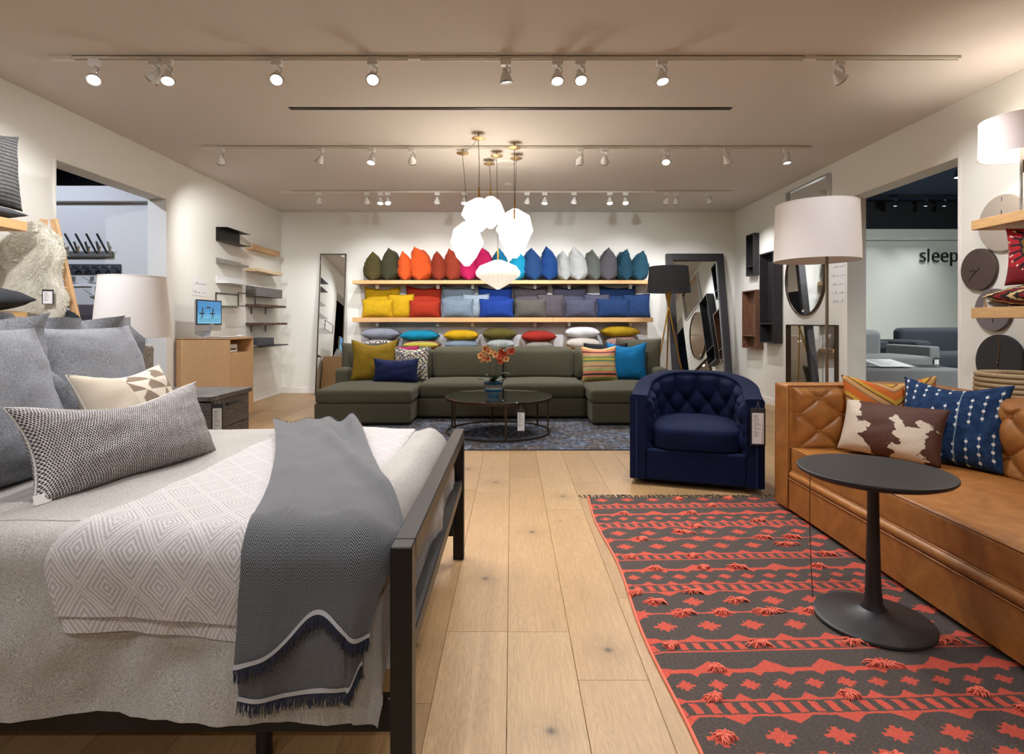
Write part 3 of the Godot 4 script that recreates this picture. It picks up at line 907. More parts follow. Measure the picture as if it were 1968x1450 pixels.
func tracks():
	var zs = [-4.05, -6.11, -8.19, -1.99, 0.07, 2.1]
	var ends = [[-3.32, 3.23], [-3.36, 3.25], [-3.38, 3.22], [-3.3, 3.2], [-3.3, 3.2], [-3.3, 3.2]]
	var names = ["nearest in view, with wide-set heads", "middle one, behind the pendants' fixings", "rear one, closest to the back wall", "overhead", "behind the viewer", "farthest behind the viewer"]
	for k in zs.size():
		var t = thing("light_track", "cream ceiling lighting track, %s" % names[k], "track", Vector3(0, CH, zs[k]), 0.0, "lighting tracks")
		var x0 = ends[k][0]
		var x1 = ends[k][1]
		var s = Sh.new()
		for z in [-0.014, 0.014]: s.box(Vector3((x0 + x1) * 0.5, -0.012, z), Vector3(x1 - x0, 0.024, 0.008), 0.001)
		s.box(Vector3((x0 + x1) * 0.5, -0.003, 0), Vector3(x1 - x0, 0.006, 0.036), 0.001)
		obj("rail", s, M.track_white, t)
		s = Sh.new(); s.box(Vector3((x0 + x1) * 0.5, -0.009, 0), Vector3(x1 - x0 - 0.2, 0.004, 0.01), 0.0); obj("conductor", s, M.bronze, t)
		for x in [-0.7 + k * 0.11, 2.15 - k * 0.05]:
			s = Sh.new(); s.box(Vector3(x, -0.013, 0), Vector3(0.09, 0.027, 0.04), 0.002); obj("joiner", s, M.track_white, t)
		s = Sh.new(); s.box(Vector3(x0 + 0.08, -0.014, 0), Vector3(0.17, 0.03, 0.045), 0.002); obj("end_feed", s, M.track_white, t)
	var ord = ["first", "second", "third", "fourth", "fifth", "sixth", "seventh", "eighth", "ninth", "tenth", "eleventh", "twelfth", "thirteenth", "fourteenth"]
	# x of the head, aim x, aim y, aim z, seen bright, share of energy
	var rows = [
		[[-3.007, -2.2, 0.9, -2.6, 1, 1.0], [-2.572, -3.9, 1.7, -4.3, 0, 1.1], [-2.479, -1.9, 0.8, -3.2, 1, 1.0], [-1.691, -1.2, 0.7, -2.3, 1, 0.75], [-1.001, -0.5, 0.7, -2.3, 1, 0.75], [-0.041, 0.3, 0.0, -4.6, 0, 0.9], [0.33, 0.35, 0.0, -3.0, 1, 0.7], [0.495, 0.9, 0.0, -2.4, 1, 0.8], [1.084, 1.35, 0.4, -3.4, 1, 1.0], [2.359, 3.87, 1.7, -4.4, 0, 0.9]],
		[[-3.162, -4.0, 1.6, -8.2, 0, 0.9], [-2.082, -3.5, 0.9, -7.0, 0, 0.8], [-1.522, -1.7, 0.4, -5.2, 1, 0.9], [-1.081, -1.5, 1.0, -9.5, 0, 1.5], [0.747, 0.1, 1.0, -9.5, 0, 1.5], [1.013, 1.6, 1.0, -9.5, 0, 1.5], [1.68, 1.3, 0.4, -4.6, 1, 0.9], [2.342, 3.8, 1.4, -7.4, 0, 0.8], [2.993, 3.0, 0.0, -5.6, 0, 0.8]],
		[[-2.806, -3.6, 0.8, -9.5, 0, 0.85], [-2.108, -2.3, 1.5, -9.7, 0, 0.85], [-1.911, -1.8, 0.5, -7.2, 1, 0.85], [-1.805, -1.2, 0.5, -6.9, 1, 0.85], [-1.084, -1.4, 1.5, -9.7, 0, 0.85], [-0.69, -0.6, 0.5, -7.2, 1, 0.85], [0.227, -0.3, 1.4, -9.7, 0, 0.85], [0.485, 0.3, 0.5, -7.4, 1, 0.85], [0.91, 0.7, 1.4, -9.7, 0, 0.85], [1.433, 1.3, 0.5, -7.2, 1, 0.85], [1.661, 1.6, 0.5, -6.9, 1, 0.85], [2.26, 1.9, 1.5, -9.7, 0, 0.85], [2.396, 3.0, 1.3, -9.6, 0, 0.85], [2.882, 3.87, 1.5, -8.6, 0, 0.85]],
		[[-2.6, -3.3, 1.4, -4.4, 0, 2.0], [-1.3, -1.3, 0.6, -2.0, 0, 0.8], [-0.2, -0.2, 0.0, -2.0, 0, 0.45], [0.8, 1.0, 0.0, -2.0, 0, 0.5], [1.9, 2.1, 1.2, -3.9, 0, 0.9], [2.9, 3.87, 1.7, -3.0, 0, 0.9]],
		[[-2.4, -2.2, 1.0, -2.2, 0, 0.8], [-0.9, -0.9, 0.4, -1.4, 0, 0.7], [0.5, 0.7, 0.0, -1.8, 0, 0.4], [1.8, 1.9, 0.6, -2.6, 0, 0.6]],
		[[-2.0, -1.5, 0.0, 0.5, 0, 0.8], [0.0, 0.0, 0.0, 0.6, 0, 0.8], [2.0, 1.8, 0.0, 0.5, 0, 0.8]]]
	var nm = ["nearest ceiling track", "middle ceiling track", "rear ceiling track", "track overhead", "track behind the viewer", "farthest track behind the viewer"]
	for k in rows.size():
		for j in rows[k].size():
			var a = rows[k][j]
			head(Vector3(a[0], CH - 0.024, zs[k]), Vector3(a[1], a[2], a[3]), SPOT * a[5], "white spotlight on the %s, %s from the left" % [nm[k], ord[j]], "spotlights of the %s" % nm[k], a[4] == 1)

# a scatter cushion: x across, y up from 0 to h, z through; uv 0..1 or metres
func cushion(w, h, th, o = {}):
	var s = Sh.new()
	s.weld = true
	var n = o.get("n", 18)
	var pinch = o.get("pinch", 0.09)
	var dip = o.get("dip", 0.0)
	var wr = o.get("wr", 0.10)
	var sd = o.get("seed", 1.0) * 7.3
	var metres = o.get("metres", false)
	var sag = o.get("sag", 0.15)
	var peak = o.get("peak", 0.0)
	for side in [1.0, -1.0]:
		var rows = []
		var us = []
		for j in n + 1:
			var row = []
			var ur = []
			for i in n + 1:
				var u = sin((-1.0 + 2.0 * i / n) * PI * 0.5) * 0.5 + (-1.0 + 2.0 * i / n) * 0.5
				var v = sin((-1.0 + 2.0 * j / n) * PI * 0.5) * 0.5 + (-1.0 + 2.0 * j / n) * 0.5
				var x = w * 0.5 * u * (1.0 - pinch * (1.0 - v * v) * u * u)
				var y = h * 0.5 * v * (1.0 - pinch * (1.0 - u * u) * v * v * (1.0 if v > 0 else 0.25))
				if v > 0: y -= dip * h * pow(1.0 - u * u, 2.0) * v * v
				var e = pow(maxf(0.0, 1.0 - pow(absf(u), 2.6)), 0.55) * pow(maxf(0.0, 1.0 - pow(absf(v), 2.6)), 0.55)
				var rn = nz.get_noise_3d(u * 1.6 + sd, v * 1.6, side + sd)
				var crease = o.get("crease", 1.0) * nz.get_noise_3d(u * 2.2 * (1.0 - absf(v) * 0.5) + sd, v * 5.0, side * 3.0 - sd) * maxf(absf(u), absf(v))
				var z = th * 0.5 * e * (1.0 - sag * v) * (1.0 + wr * 1.4 * rn) + th * 0.5 * wr * crease * minf(1.0, e * 2.0)
				if dip > 0.0 and v > 0: z *= 1.0 - dip * 1.6 * exp(-u * u * 9.0) * v
				z += peak * th * (v + 1.0) * 0.25 * 0.0
				row.append(Vector3(x, y + h * 0.5, side * z))
				ur.append(Vector2(x, y) if metres else Vector2(u * 0.5 + 0.5, 0.5 - v * 0.5))
			rows.append(row); us.append(ur)
		s.grid(rows, us, side > 0)
	return s

# put a cushion thing down: at = middle of its bottom edge, turned and leant back
func set_cushion(called, label, group, mesh, m, at, turn = 0.0, lean = 0.2, roll = 0.0):
	var t = Node3D.new()
	t.name = numbered(called); add_child(t)
	t.transform = Transform3D(Basis(Vector3.UP, turn) * Basis(Vector3.RIGHT, -lean) * Basis(Vector3.BACK, roll), at)
	tag(t, label, "cushion", group)
	obj("cover", mesh, m, t)
	return t

func seam(t, w, h, m, pinch = 0.09, dip = 0.0, r = 0.004): # piping round a cushion's edge
	var pts = []
	var n = 14
	var f = func(u, v):
		var y = h * 0.5 * v * (1.0 - pinch * (1.0 - u * u) * v * v * (1.0 if v > 0 else 0.25))
		if v > 0: y -= dip * h * pow(1.0 - u * u, 2.0) * v * v
		return Vector3(w * 0.5 * u * (1.0 - pinch * (1.0 - v * v) * u * u), y + h * 0.5, 0)
	for k in n: pts.append(f.call(-1.0 + 2.0 * k / n, -1.0))
	for k in n: pts.append(f.call(1.0, -1.0 + 2.0 * k / n))
	for k in n: pts.append(f.call(1.0 - 2.0 * k / n, 1.0))
	for k in n + 1: pts.append(f.call(-1.0, 1.0 - 2.0 * k / n))
	var s = Sh.new(); s.tube(pts, r, 5)
	return obj("piping", s, m, t)

func velvet(key, col): return mat("velvet_" + key, col, 0.85, {"tex": "velvet", "scale": Vector3(1, 1, 1), "rim": 0.6, "tint": 0.75, "spec": 0.3})

# rings of an outline: rows of (scale, inset, y)
func rings(outline, prof, m = Vector3.ZERO):
	var s = Sh.new()
	s.weld = true
	var rows = []
	var us = []
	for p in prof:
		var row = []
		var ur = []
		for q in outline:
			var d = q.normalized()
			var x = q * p[0] - d * p[1]
			row.append(m + Vector3(x.x, p[2], x.y))
			ur.append(x + Vector2(0, p[2]))
		rows.append(row); us.append(ur)
	s.grid(rows, us, false, true)
	return s

func green_sofa():
	var m = M.olive_cloth
	var t = thing("sectional_sofa", "dark olive upholstered u-shaped sectional sofa with two chaises", "sofa", Vector3(-0.12, 0, -7.5))
	var part = func(called, c, size, r, puff, n = 8):
		var s = Sh.new(); s.soft(Vector3(c[0], c[1], c[2]), Vector3(size[0], size[1], size[2]), r, puff, n)
		return obj(called, s, m, t)
	# local z: front of the chaises 0.86, front of the middle 0.40, back -0.85
	for sx in [-1.0, 1.0]:
		part.call("chaise_base", [sx * 1.645, 0.15, 0.0], [1.146, 0.24, 1.72], 0.03, Vector3.ZERO)
		part.call("chaise_cushion", [sx * 1.635, 0.345, 0.13], [1.15, 0.17, 1.48], 0.05, Vector3(0, 0.03, 0.0))
		part.call("arm", [sx * 2.15, 0.33, -0.42], [0.18, 0.56, 0.86], 0.05, Vector3(0, 0.01, 0))
		part.call("back_cushion", [sx * 1.52, 0.645, -0.5], [1.05, 0.46, 0.24], 0.09, Vector3(0, 0.01, 0.035))
		var s = Sh.new(); s.box(Vector3(sx * 1.645, 0.02, 0.0), Vector3(1.0, 0.05, 1.5), 0.005); obj("foot_plinth", s, M.black_satin, t)
	part.call("middle_base", [0.0, 0.15, -0.22], [2.14, 0.24, 1.24], 0.03, Vector3.ZERO)
	part.call("back_frame", [0.0, 0.42, -0.76], [4.46, 0.66, 0.18], 0.04, Vector3.ZERO, 12)
	for sx in [-1.0, 1.0]:
		part.call("seat_cushion", [sx * 0.53, 0.36, -0.02], [1.055, 0.19, 0.86], 0.06, Vector3(0, 0.035, 0.008))
		part.call("back_cushion", [sx * 0.5, 0.655, -0.48], [0.985, 0.45, 0.24], 0.08, Vector3(0, 0.012, 0.035))
	var s = Sh.new(); s.box(Vector3(0, 0.02, -0.3), Vector3(2.1, 0.05, 0.9), 0.005); obj("foot_plinth", s, M.black_satin, t)

const XE := -0.41
const ZN := 1.52
const ZF := 2.86

# where a point of a sheet lies when it is spread over the mattress; a along x, b in depth
func drape(a, b, off, top = 0.685):
	var ea = maxf(0.0, a - XE)
	var eb = maxf(0.0, ZN - b)
	var ec = maxf(0.0, b - ZF)
	var sg = -1.0 if eb > 0.0 else 1.0
	var es = maxf(eb, ec)
	var d = pow(pow(ea, 6.0) + pow(es, 6.0), 1.0 / 6.0)
	var base = Vector3(minf(a, XE), top, -clampf(b, ZN, ZF))
	var hump = nz.get_noise_2d(a * 1.5, b * 1.5) * 0.012 - 0.012 * clampf(a + 2.0, 0.0, 1.6)
	base.y += hump + 0.008
	if d <= 0.0: return base + Vector3(0, off, 0)
	var dir = Vector2(ea, es).normalized()
	var r = 0.085
	var ang = d / r
	var g
	var f
	if ang < PI * 0.5:
		g = r * sin(ang) ; f = r * (1.0 - cos(ang))
	else:
		g = r; f = r + d - PI * 0.5 * r
	g += off * minf(1.0, ang)
	var wave = 0.022 * sin(a * 9.0 + 1.0) * smoothstep(0.1, 0.5, d) + nz.get_noise_2d(a * 3.0 + 9.0, b * 2.0 + 3.0) * 0.045 * smoothstep(0.08, 0.4, d)
	var gs = g + (wave if ea < 0.01 else 0.0)
	g += 0.04 * dir.x * smoothstep(0.1, 0.25, ea) * (0.7 + nz.get_noise_1d(b * 3.0))
	return base + Vector3(dir.x * g, off * maxf(0.0, cos(minf(ang, PI * 0.5))) - f, -sg * dir.y * gs)

func sheet(f, nu, nv): # f(u, v) -> [point, uv]
	var s = Sh.new()
	s.weld = true
	var rows = []
	var us = []
	for j in nv + 1:
		var row = []
		var ur = []
		for i in nu + 1:
			var p = f.call(float(i) / nu, float(j) / nv)
			row.append(p[0]); ur.append(p[1])
		rows.append(row); us.append(ur)
	s.grid(rows, us, true)
	return s

func bed():
	var m = M.black_metal
	var t = thing("bed_frame", "black metal bed frame with open foot rail", "bed", Vector3(-0.275, 0, -2.18))
	var s
	for z in [-0.755, 0.755]:
		s = Sh.new(); s.box(Vector3(0, 0.335, z), Vector3(0.055, 0.67, 0.055), 0.003); obj("post", s, m, t)
		s = Sh.new(); s.box(Vector3(-1.05, 0.19, z * 0.9), Vector3(2.06, 0.09, 0.03), 0.003); obj("side_rail", s, m, t)
		s = Sh.new(); s.box(Vector3(-2.09, 0.52, z), Vector3(0.05, 1.04, 0.05), 0.003); obj("post", s, m, t)
	s = Sh.new(); s.box(Vector3(0, 0.643, 0), Vector3(0.056, 0.056, 1.455), 0.003); obj("foot_rail", s, m, t)
	s = Sh.new(); s.box(Vector3(0.0, 0.39, 0), Vector3(0.04, 0.05, 1.455), 0.003); obj("lower_rail", s, m, t)
	s = Sh.new(); s.box(Vector3(-2.09, 0.78, 0), Vector3(0.05, 0.5, 1.46), 0.003); obj("headboard", s, m, t)
	s = Sh.new(); s.box(Vector3(-1.05, 0.1, 0.0), Vector3(0.06, 0.2, 0.06), 0.003); obj("centre_leg", s, m, t)
	s = Sh.new(); s.tube([Vector3(-0.42, 0.0, 0.6), Vector3(-0.42, 0.15, 0.6)], 0.022, 10); obj("centre_leg", s, m, t)
	t = thing("mattress", "mattress in cream sheet under the duvet", "mattress", Vector3(-1.33, 0.25, -2.19))
	s = Sh.new(); s.soft(Vector3(0, 0.2, 0), Vector3(1.98, 0.4, 1.38), 0.06, Vector3.ZERO, 6); obj("body", s, M.sheet, t)
	# duvet: from the pillows to the foot, hanging on three sides
	t = thing("duvet", "oatmeal linen duvet hanging over the sides of the bed", "bedding", Vector3.ZERO)
	s = sheet(func(u, v):
		var a = lerpf(-1.72, 0.0, u)
		var b = lerpf(ZN - 0.52, ZF + 0.5, v)
		var p = drape(a, b, 0.0)
		if a > -0.62 and b > ZN and b < ZF: p.y += 0.02 * exp(-pow((a + 0.41) / 0.05, 2.0)) + 0.006 * sin(b * 11.0) * smoothstep(-0.48, -0.42, a)
		return [p, Vector2(a, b)], 84, 96)
	obj("cover", s, M.linen, t)
	s = sheet(func(u, v): # rolled hem of the head end
		var b = lerpf(ZN - 0.5, ZF + 0.45, v)
		var p = drape(-1.72 + 0.03 * sin(u * TAU), b, 0.012 + 0.012 * cos(u * TAU))
		return [p, Vector2(u * 0.1, b)], 8, 60)
	obj("hem", s, M.linen, t)
	var sp = []
	for k in 24: sp.append(drape(lerpf(-1.7, -1.13, k / 23.0), 1.55, 0.0005))
	s = Sh.new(); s.tube(sp, 0.0016, 5); obj("seam", s, mat("seam_thread", "8d8983", 0.95), t)
	t = thing("sheet_fold", "ivory bed sheet showing between the pillows and the duvet", "bedding", Vector3.ZERO)
	s = sheet(func(u, v):
		var a = lerpf(-2.28, -1.66, u)
		var b = lerpf(ZN - 0.3, ZF + 0.3, v)
		return [drape(a, b, -0.012), Vector2(a, b)], 16, 60)
	obj("cover", s, M.sheet, t)
	# woven blanket, folded double
	t = thing("diamond_blanket", "cream blanket woven with nested diamonds folded across the bed", "blanket", Vector3.ZERO)
	for l in [[0.014, 0.24, "upper_layer", 0.0], [0.006, 0.285, "under_layer", 0.015]]:
		s = sheet(func(u, v):
			var b = lerpf(ZN - l[1] - 0.02 * u, ZF + 0.3, v)
			var left = -1.13 - 0.07 * smoothstep(0.25, 0.0, v) + 0.05 * smoothstep(0.1, 0.0, v) * smoothstep(0.12, 0.0, v) + l[3]
			var a = lerpf(left, -0.49, u)
			var p = drape(a, b, l[0] + 0.004 * sin(u * 9.0 + v * 4.0))
			var ed = minf(minf(u, 1.0 - u) * 0.68, minf(v, 1.0 - v) * 2.0)
			p.y -= 0.008 * smoothstep(0.012, 0.0, ed)
			return [p, Vector2(a * 0.7 + b * 0.12, b * 0.55)], 40, 90)
		obj(l[2], s, M.diamond_wool, t)
	# herringbone throw
	t = thing("herringbone_throw", "charcoal herringbone throw with navy fringe lying across the blanket", "throw", Vector3.ZERO)
	var path = func(u, b, off):
		var k = clampf((b - 1.4) / 1.4, 0.0, 1.0)
		var cx = lerpf(-0.475, -0.97, pow(k, 1.15))
		var w = lerpf(0.39, 0.44, k) - 0.04 * sin(k * PI)
		var a = cx + (u - 0.5) * w
		var p = drape(a, b, off)
		if b > ZN:
			var far = smoothstep(2.2, 2.8, b)
			p.y += 0.012 * sin(u * 14.0 + b * 3.0) * (0.4 + far)
			p.y += far * 0.05 * exp(-pow((u - 0.62) / 0.10, 2.0)) + far * 0.045 * exp(-pow((u - 0.9) / 0.08, 2.0)) + far * 0.03 * exp(-pow((u - 0.2) / 0.2, 2.0))
			p.y += 0.03 * exp(-pow((u - 0.62 - (2.4 - b) * 0.5) / 0.1, 2.0)) * smoothstep(1.5, 1.9, b) * smoothstep(2.7, 2.3, b)
		else:
			p.z += 0.03 * (0.5 + 0.5 * sin(u * 10.0 + 1.0)) * smoothstep(0.05, 0.3, ZN - b)
		return p
	var hem0 = func(u): return 0.30 - 0.10 * exp(-pow((u - 0.5) / 0.2, 2.0)) + 0.07 * (0.5 - u) + 0.02 * u
	var hem1 = func(u): return 0.425 + 0.015 * sin(u * 7.0) - 0.07 * smoothstep(0.75, 1.0, u)
	var lays = [[hem1, 0.024, 0.03, "under_layer", 1.9], [hem0, 0.042, 0.0, "upper_layer", 2.79]]
	for l in lays:
		var far_b = l[4]
		s = sheet(func(u, v):
			var b = lerpf(ZN - l[0].call(u), far_b - 0.04 * sin(u * 8.0), v)
			return [path.call(u * (1.0 - l[2]) , b, l[1]), Vector2(u * 0.42, b)], 44, 90)
		obj(l[3], s, M.herringbone, t)
		s = sheet(func(u, v):
			var b = ZN - l[0].call(u) + 0.004 + 0.012 * v
			return [path.call(u * (1.0 - l[2]), b, l[1] + 0.004), Vector2(u, v)], 44, 2)
		obj("hem_band", s, M.hem_band, t)
		s = Sh.new()
		for k in 230:
			var u = (k + rng.randf()) / 230.0
			var p = path.call(u * (1.0 - l[2]), ZN - l[0].call(u), l[1] + 0.002)
			var q = p + Vector3(rng.randf_range(-0.006, 0.006), -rng.randf_range(0.018, 0.032), rng.randf_range(-0.002, 0.008))
			s.quad(p + Vector3(-0.0016, 0.003, 0), q + Vector3(-0.001, 0, 0), q + Vector3(0.001, 0, 0.001), p + Vector3(0.0016, 0.003, 0))
		var fr = obj("fringe", s, M.fringe, t)
		fr.set_meta("kind", "stuff")
	s = Sh.new()
	for k in 120:
		var u = (k + rng.randf()) / 120.0
		var p = path.call(u, 2.79 - 0.04 * sin(u * 8.0), 0.042)
		var q = p + Vector3(rng.randf_range(-0.006, 0.006), rng.randf_range(-0.004, 0.008), -rng.randf_range(0.012, 0.024))
		s.quad(p + Vector3(-0.0016, 0, 0), q + Vector3(-0.001, 0, 0), q + Vector3(0.001, 0.001, 0), p + Vector3(0.0016, 0, 0))
	obj("fringe", s, M.fringe, t).set_meta("kind", "stuff")

func tuft_height(u, v): # buttons where u and v are whole and u + v is even
	var a = absf(sin(PI * (u + v) * 0.5))
	var b = absf(sin(PI * (u - v) * 0.5))
	return 0.3 * (pow(a, 0.4) + pow(b, 0.4)) * 0.5 + 0.7 * pow(a * b, 0.32)

# deep-buttoned panel: o = corner, du/dv = unit directions, n = outward
func tuft_panel(o, du, dv, n, w, h, u0, v0, su, sv, depth, nu, nv, flip = false):
	var s = Sh.new()
	var rows = []
	var us = []
	for j in nv + 1:
		var row = []
		var ur = []
		for i in nu + 1:
			var x = w * i / nu
			var y = h * j / nv
			var ed = minf(minf(x, w - x), minf(y, h - y))
			var k = smoothstep(0.0, 0.05, ed)
			var z = depth * (tuft_height((x - u0) / su, (y - v0) / sv) * k + 0.25 * (1.0 - k) * smoothstep(0.0, 0.02, ed))
			row.append(o + du * x + dv * y + n * z)
			ur.append(Vector2(x, y))
		rows.append(row); us.append(ur)
	s.grid(rows, us, flip)
	return s

func buttons(parent, o, du, dv, n, w, h, u0, v0, su, sv, m):
	for j in range(-1, 6):
		for i in range(-2, 40):
			if (i + j) % 2 != 0: continue
			var x = u0 + i * su
			var y = v0 + j * sv
			if x < 0.03 or x > w - 0.03 or y < 0.03 or y > h - 0.03: continue
			var s = Sh.new(); s.soft(o + du * x + dv * y + n * 0.006, Vector3(0.022, 0.022, 0.022), 0.0108, Vector3.ZERO, 1); obj("button", s, m, parent)

func leather_sofa():
	var m = M.leather
	var t = thing("leather_sofa", "cognac leather tufted sofa at the right", "sofa", Vector3(2.26, 0, -2.54))
	# local: front x -0.48, back +0.49; far end z -1.24, near end +1.24
	var s
	for e in [[-1.155, "far"], [1.155, "near"]]:
		s = Sh.new(); s.soft(Vector3(0.0, 0.425, e[0]), Vector3(0.98, 0.81, 0.17), 0.022, Vector3.ZERO, 4); obj("arm", s, m, t)
	var o = Vector3(-0.455, 0.40, -1.07)
	s = tuft_panel(o, Vector3.RIGHT, Vector3.UP, Vector3.BACK, 0.78, 0.415, 0.03, 0.237, 0.136, 0.105, 0.036, 90, 48, true)
	obj("tufted_arm_panel", s, m, t)
	buttons(t, o, Vector3.RIGHT, Vector3.UP, Vector3.BACK, 0.78, 0.415, 0.03, 0.237, 0.136, 0.105, m)
	s = Sh.new(); s.soft(Vector3(0.405, 0.425, 0), Vector3(0.17, 0.81, 2.48), 0.03, Vector3.ZERO, 6); obj("back", s, m, t)
	o = Vector3(0.325, 0.40, -1.07)
	s = tuft_panel(o, Vector3.BACK, Vector3.UP, Vector3.LEFT, 2.14, 0.415, 0.03, 0.237, 0.136, 0.105, 0.04, 200, 48, true)
	obj("tufted_back_panel", s, m, t)
	buttons(t, o, Vector3.BACK, Vector3.UP, Vector3.LEFT, 2.14, 0.415, 0.03, 0.237, 0.136, 0.105, m)
	s = Sh.new(); s.box(Vector3(-0.05, 0.13, 0), Vector3(0.86, 0.2, 2.46), 0.006); obj("base", s, m, t)
	s = Sh.new(); s.soft(Vector3(-0.05, 0.254, 0), Vector3(0.875, 0.05, 2.14), 0.024, Vector3.ZERO, 6); obj("rolled_band", s, m, t)
	s = Sh.new(); s.soft(Vector3(-0.062, 0.352, 0), Vector3(0.815, 0.15, 2.14), 0.02, Vector3(0.0, 0.025, 0), 10)
	obj("seat_cushion", s, m, t)
	for y in [0.424, 0.281]:
		s = Sh.new(); s.tube([Vector3(-0.466, y, -1.066), Vector3(-0.466, y, 1.066)], 0.0045, 6); obj("piping", s, m, t)
	s = Sh.new(); s.tube([Vector3(-0.482, 0.229, -1.22), Vector3(-0.482, 0.229, 1.22)], 0.004, 6); obj("piping", s, m, t)
	s = Sh.new(); s.tube([Vector3(-0.485, 0.04, -1.072), Vector3(-0.485, 0.822, -1.072), Vector3(0.3, 0.828, -1.072)], 0.0045, 6); obj("piping", s, m, t)
	s = Sh.new(); s.tube([Vector3(-0.485, 0.04, -1.238), Vector3(-0.485, 0.822, -1.238), Vector3(0.3, 0.828, -1.238)], 0.0045, 6); obj("piping", s, m, t)
	s = Sh.new(); s.box(Vector3(0, 0.015, 0), Vector3(0.8, 0.03, 2.3), 0.003); obj("foot_plinth", s, M.black_satin, t)

func blue_chair():
	var m = M.navy_velvet
	var t = thing("barrel_chair", "navy velvet barrel swivel chair with button-tufted back", "armchair", Vector3(1.479, 0, -4.518), -0.3246)
	var R = 0.47
	var zc = 0.05
	var st = 0.37
	var total = st * 2.0 + PI * R
	# outline by length l from the front left end round the back; r is the offset radius
	var at = func(l, inset):
		if l < st: return Vector2(-(R - inset), 0.42 - l)
		if l > total - st: return Vector2(R - inset, 0.42 - (total - l))
		var an = (l - st) / R
		return Vector2(-cos(an) * (R - inset), zc - sin(an) * (R - inset))
	var n = 132
	var s = Sh.new()
	var rows = []
	var us = []
	var th = 0.13
	for k in n + 1:
		var l = total * k / n
		var mid = absf(l / total - 0.5) * 2.0
		var h = lerpf(0.815, 0.685, smoothstep(0.15, 1.0, mid))
		var endk = smoothstep(0.0, 0.05, minf(l, total - l))
		var row = []
		var ur = []
		var add = func(inset, y):
			var p = at.call(l, inset)
			row.append(Vector3(p.x, y, p.y)); ur.append(Vector2(l, y))
		for y in [0.045, 0.2, 0.4, h - 0.1]: add.call(0.0, y)
		for a in 7:
			var an = a / 6.0 * PI
			add.call(0.022 - 0.022 * cos(minf(an, PI * 0.5)) if an <= PI * 0.5 else th - 0.03 + 0.03 * -cos(an), h - 0.022 + 0.022 * sin(an))
		for q in 34:
			var y = lerpf(h - 0.028, 0.27, q / 33.0)
			var hv = tuft_height(l / 0.125, (y - 0.56) / 0.10) if y < 0.67 else lerpf(tuft_height(l / 0.125, 1.1), pow(absf(sin(PI * (l / 0.125 + 1.0) * 0.5)), 0.6), smoothstep(0.67, 0.72, y))
			var dp = 0.06 * hv * endk * smoothstep(h - 0.02, h - 0.07, y)
			add.call(th - 0.012 + dp, y)
		rows.append(row); us.append(ur)
	s.grid(rows, us, false)
	obj("tufted_shell", s, m, t)
	for e in [0, n]: # front ends of the arms
		var p = rows[e]
		s = Sh.new()
		var c = Vector3(p[1].x * (1.0 - th * 0.5 / R), 0.4, 0.425)
		var ring = []
		for q in p: ring.append(Vector3(q.x, q.y, 0.42))
		var sgn = 1.0 if e == 0 else -1.0
		for q in ring.size():
			var a = ring[q]
			var b = ring[(q + 1) % ring.size()]
			if sgn > 0: s.tri(c, a, b)
			else: s.tri(c, b, a)
		obj("arm_front", s, m, t)
		s = Sh.new(); s.box(Vector3(p[1].x + sgn * 0.0585, 0.215, 0.405), Vector3(0.117, 0.34, 0.03), 0.008); obj("arm_front_panel", s, m, t)
		s = Sh.new(); s.tube([Vector3(p[1].x + sgn * 0.05, 0.05, 0.424), Vector3(p[1].x + sgn * 0.05, 0.66, 0.424)], 0.0028, 5); obj("seam", s, mat("velvet_seam", "1c3f74", 0.8), t)
	var outl = []
	for k in 56:
		var an = TAU * k / 56.0
		var q = Vector2(cos(an), sin(an))
		var rr = 1.0 / pow(pow(absf(q.x), 5.0) + pow(absf(q.y), 5.0), 0.2) if q.y > 0 else 1.0 / pow(pow(absf(q.x), 2.4) + pow(absf(q.y), 2.4), 1.0 / 2.4)
		outl.append(Vector2(q.x * rr * 0.335, q.y * rr * 0.375))
	s = rings(outl, [[0.0, 0, 0.28], [1.0, 0.012, 0.28], [1.0, 0.0, 0.295], [1.0, 0.0, 0.40], [1.0, 0.004, 0.425], [1.0, 0.018, 0.442], [0.8, 0, 0.462], [0.5, 0, 0.478], [0.2, 0, 0.485], [0.0, 0, 0.486]], Vector3(0, 0, 0.05))
	obj("seat_cushion", s, m, t)
	s = Sh.new(); s.soft(Vector3(0, 0.162, 0.1), Vector3(0.71, 0.235, 0.63), 0.02, Vector3.ZERO, 4); obj("front_panel", s, m, t)
	s = Sh.new(); s.lathe([Vector2(0.0, 0.045), Vector2(0.26, 0.045), Vector2(0.27, 0.03), Vector2(0.27, 0.0)], 32, Vector3(0, 0, 0.0)); obj("swivel_base", s, M.black_satin, t)
	hang_tag("", Vector3(1.724, 0.63, -3.93), 0.098, 0.26, -0.2, t)

